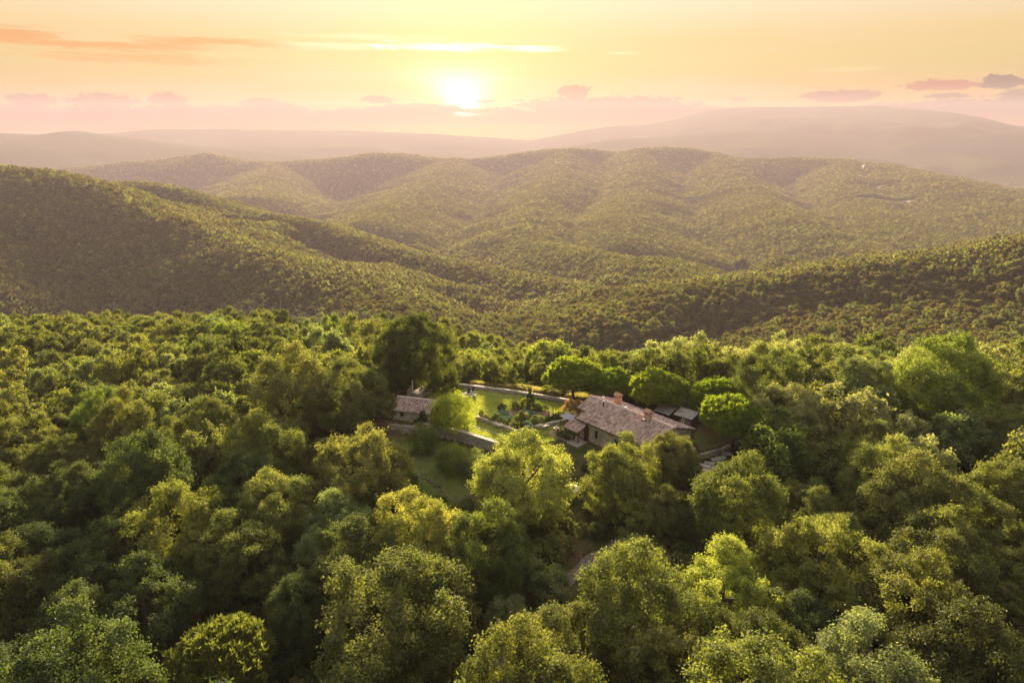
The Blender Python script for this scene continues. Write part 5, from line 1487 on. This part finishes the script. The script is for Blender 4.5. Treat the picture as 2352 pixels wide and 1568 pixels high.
def dry_grass():
    rng = np.random.RandomState(8)
    n = 26000
    f = rng.rand(n); off = rng.rand(n) ** 1.3 * 5.0 + 0.8
    a = np.array([-7.5, 107.2]); b = np.array([15.0, 98.6])
    nrm = np.array([0.36, 0.93])
    p = a + (b - a) * f[:, None] + nrm * off[:, None]
    keep = fbm(p[:, 0] / 2.5, p[:, 1] / 2.5, 2) > -0.12
    p = p[keep]; n = len(p)
    z = ground(p[:, 0], p[:, 1]); h = 0.6 + 0.6 * rng.rand(n)
    th = rng.rand(n) * 6.28; dx = np.cos(th) * .07; dy = np.sin(th) * .07
    lx = rng.normal(size=n) * .16; ly = rng.normal(size=n) * .16
    v = np.stack([np.stack([p[:, 0] - dx, p[:, 1] - dy, z - .05], -1), np.stack([p[:, 0] + dx, p[:, 1] + dy, z - .05], -1), np.stack([p[:, 0] + lx, p[:, 1] + ly, z + h], -1)], 1).reshape(-1, 3)
    o = link('dry_grass', mesh_np('dry_grass', v, np.arange(3 * n).reshape(n, 3), np.repeat(rng.rand(n), 3)), LEAF['straw'])
    o['kind'] = 'stuff'
dry_grass()
M_DIMSTONE = tinted('lichened_stone', (0.10, 0.09, 0.07), (0.24, 0.215, 0.175), 7.0, moss=(0.12, 0.12, 0.07))
def short_grass(name, poly, n, mat, seed, h0, h1):
    rng = np.random.RandomState(seed)
    P = np.array(poly, float); lo, hi = P.min(0), P.max(0)
    p = lo + (hi - lo) * rng.rand(n, 2)
    p = p[(poly_dist(p[:, 0], p[:, 1], P) < -0.2) & (poly_dist(p[:, 0], p[:, 1], np.array(BED, float)) > 0.5)]
    n = len(p); z = ground(p[:, 0], p[:, 1]); h = h0 + (h1 - h0) * rng.rand(n)
    h *= 1 + 0.6 * fbm(p[:, 0] / 1.8, p[:, 1] / 1.8, 2)
    th = rng.rand(n) * 6.28; dx = np.cos(th) * .06; dy = np.sin(th) * .06; l = rng.normal(size=(n, 2)) * .06
    v = np.stack([np.stack([p[:, 0] - dx, p[:, 1] - dy, z + .02], -1), np.stack([p[:, 0] + dx, p[:, 1] + dy, z + .02], -1), np.stack([p[:, 0] + l[:, 0], p[:, 1] + l[:, 1], z + .04 + h], -1)], 1).reshape(-1, 3)
    t = np.clip(0.5 + 0.9 * fbm(p[:, 0] / 2.5, p[:, 1] / 2.5, 3) + 0.15 * rng.normal(size=n), 0, 1)
    o = link(name, mesh_np(name, v, np.arange(3 * n).reshape(n, 3), np.repeat(t, 3)), mat)
    o['kind'] = 'stuff'
short_grass('lawn_grass', [(-7.4, 89.7), (-1.4, 85.5), (4.6, 85.2), (8.4, 88.0), (7.2, 92.0), (9.0, 96.0), (10.0, 98.9), (0.4, 103.4), (-9.6, 106.8), (-12.2, 106.2), (-15.0, 100), (-10.5, 93)], 60000, LEAF['turf'], 3, .05, .13)
short_grass('meadow_grass', [(-22, 92.5), (-14, 91.2), (-8.2, 88.6), (-2.0, 84.4), (0, 82.5), (-4, 76.5), (-8.5, 72.5), (-13, 78), (-17, 86), (-21.5, 90)], 22000, LEAF['rough'], 4, .05, .16)
# row of field stones in the lower grass
for k in range(16):
    f = k / 15; u = 968 + 50 * f + hr.uniform(-5, 5); v = 1094 + 36 * f + hr.uniform(-6, 6)
    x, y, z = march(u, v, 0.0)
    s = TB(); s.rng = random.Random(k); s.stone((0, 0, .12), (hr.uniform(.25, .5), hr.uniform(.25, .45), hr.uniform(.2, .35)), hr, .35, hr.uniform(0, 3))
    o = s.build('field_stone', M_DIMSTONE); o.location = (x, y, z); tag(o, f'grey stone in the tumbled row across the lower grass, {ORD[k]} from the barn side', 'stone', 'tumbled stones in the lower grass')
# white parasol glimpsed between the oaks, dark covered heap
x, y, z = march(1314, 1118, 2.0)
ps = empty('parasol', (x, y, z), 0, 'white garden parasol glimpsed between the yellow-topped oak and the farmhouse oak', 'parasol')
m_ = MB(); ring = [(math.cos(a) * 1.0, math.sin(a) * 1.0, 1.85) for a in [k * math.pi / 4 for k in range(8)]]
m_.pts(ring + [(0, 0, 2.3)] + [(p[0], p[1], 1.72) for p in ring], [(k, (k + 1) % 8, 8) for k in range(8)] + [(k, 9 + k, 9 + (k + 1) % 8, (k + 1) % 8) for k in range(8)]); m_.build('canopy', M_WHITE, ps)
m_ = MB(); m_.tube([(0, 0, 0), (0, 0, 2.3)], .03, 6); m_.build('pole', M_IRON, ps)
x, y, z = march(963, 1162, .3)
m_ = TB(); m_.stone((0, 0, .5), (1.3, 1.0, 1.1), random.Random(2), .5); m_.stone((.5, .2, .35), (.9, .8, .7), random.Random(5), .5); m_.rng = random.Random(3)
o = m_.build('boulder', surf('dark_rock', (0.05, 0.05, 0.055), (0.12, 0.12, 0.13), 3.0, 0.9, 0.5)); o.location = (x, y, z); tag(o, 'dark boulder at the end of the lower grass', 'boulder')
# rail fence beyond the pine grass
rf = empty('rail_fence', (33.4, 88.0, gz(33.4, 88.0)), .35, 'thin rail fence in the shade right of the front stone pine', 'fence')
for k in range(5):
    m_ = MB(); zz = gz(33.4 + 1.4 * k * .94, 88 + 1.4 * k * .34) - gz(33.4, 88.0); m_.tube([(1.4 * k, 0, zz - .1), (1.4 * k, 0, zz + 1.0)], .05, 5); m_.build('post', M_WOOD, rf)
m_ = MB(); m_.tube([(0, 0, .85), (5.6, 0, gz(38.7, 89.9) - gz(33.4, 88.0) + .85)], .035, 5); m_.build('rail', M_WOOD, rf)
# leafless trees along the rim of the wood
bare_m = trunk_mesh('bare_tree', 77, h=1.0, r=.045, limbs=11, reach=.8)
for k, (u, v) in enumerate(((560, 700), (600, 697), (640, 700), (690, 705), (735, 708), (800, 712), (840, 718), (870, 728), (1160, 768), (1475, 800), (1590, 800))):
    p = at_y(u, v, 172 if u < 1000 else 165 if u < 1300 else 150)
    s = hr.uniform(3.6, 4.8); zg = gz(p[0], p[1])
    o = bpy.data.objects.new('bare_tree', bare_m); COL.objects.link(o); o.location = (p[0], p[1], zg); o.scale = (s, s, max(3.5, (p[2] - zg) / 1.45)); o.rotation_euler = (0, 0, hr.uniform(0, 6))
    o.material_slots[0].link = 'OBJECT'; o.material_slots[0].material = PALE_BARK
    tag(o, f'thin leafless grey tree on the rim of the near woods, {ORD[k]} from the left', 'tree', 'leafless trees along the rim')
# pale fields and small houses far off on the ridge
for fx, fy, fa, fb in FIELDS:
    a = np.linspace(0, 6.283, 30)
    sheet('field', [(fx + fa * .95 * math.cos(t), fy + fb * .95 * math.sin(t)) for t in a], surf('stubble', (0.06, 0.058, 0.026), (0.09, 0.085, 0.042), .05, .95), 2.2, 6.0)
for k, (u, v, l) in enumerate(((1557, 408, 'tiny pale farmhouse high on the middle ridge'), (1985, 384, 'tiny pale house on the right shoulder of the ridge'), (2312, 426, 'tiny house on the far right slope'))):
    d = ray(u, v); t = np.arange(800, 6000, 3.0); p = np.array([0, 0, CAM_H]) + t[:, None] * d
    i = int(np.argmax(p[:, 2] <= ground(p[:, 0], p[:, 1]) + 10))
    h = empty('distant_house', (p[i, 0], p[i, 1], p[i, 2] - 10), .4 + k, l, 'house')
    m_ = MB(); m_.box((0, 0, 6), (16, 9, 16)); m_.build('wall', M_PAVE, h)
    m_ = MB(); m_.pts([(-8.6, -5.2, 14), (8.6, -5.2, 14), (8.6, 5.2, 14), (-8.6, 5.2, 14), (-8.6, 0, 17), (8.6, 0, 17)], [(0, 1, 5, 4), (2, 3, 4, 5), (3, 0, 4), (1, 2, 5), (3, 2, 1, 0)]); m_.build('roof', M_BRICK, h)
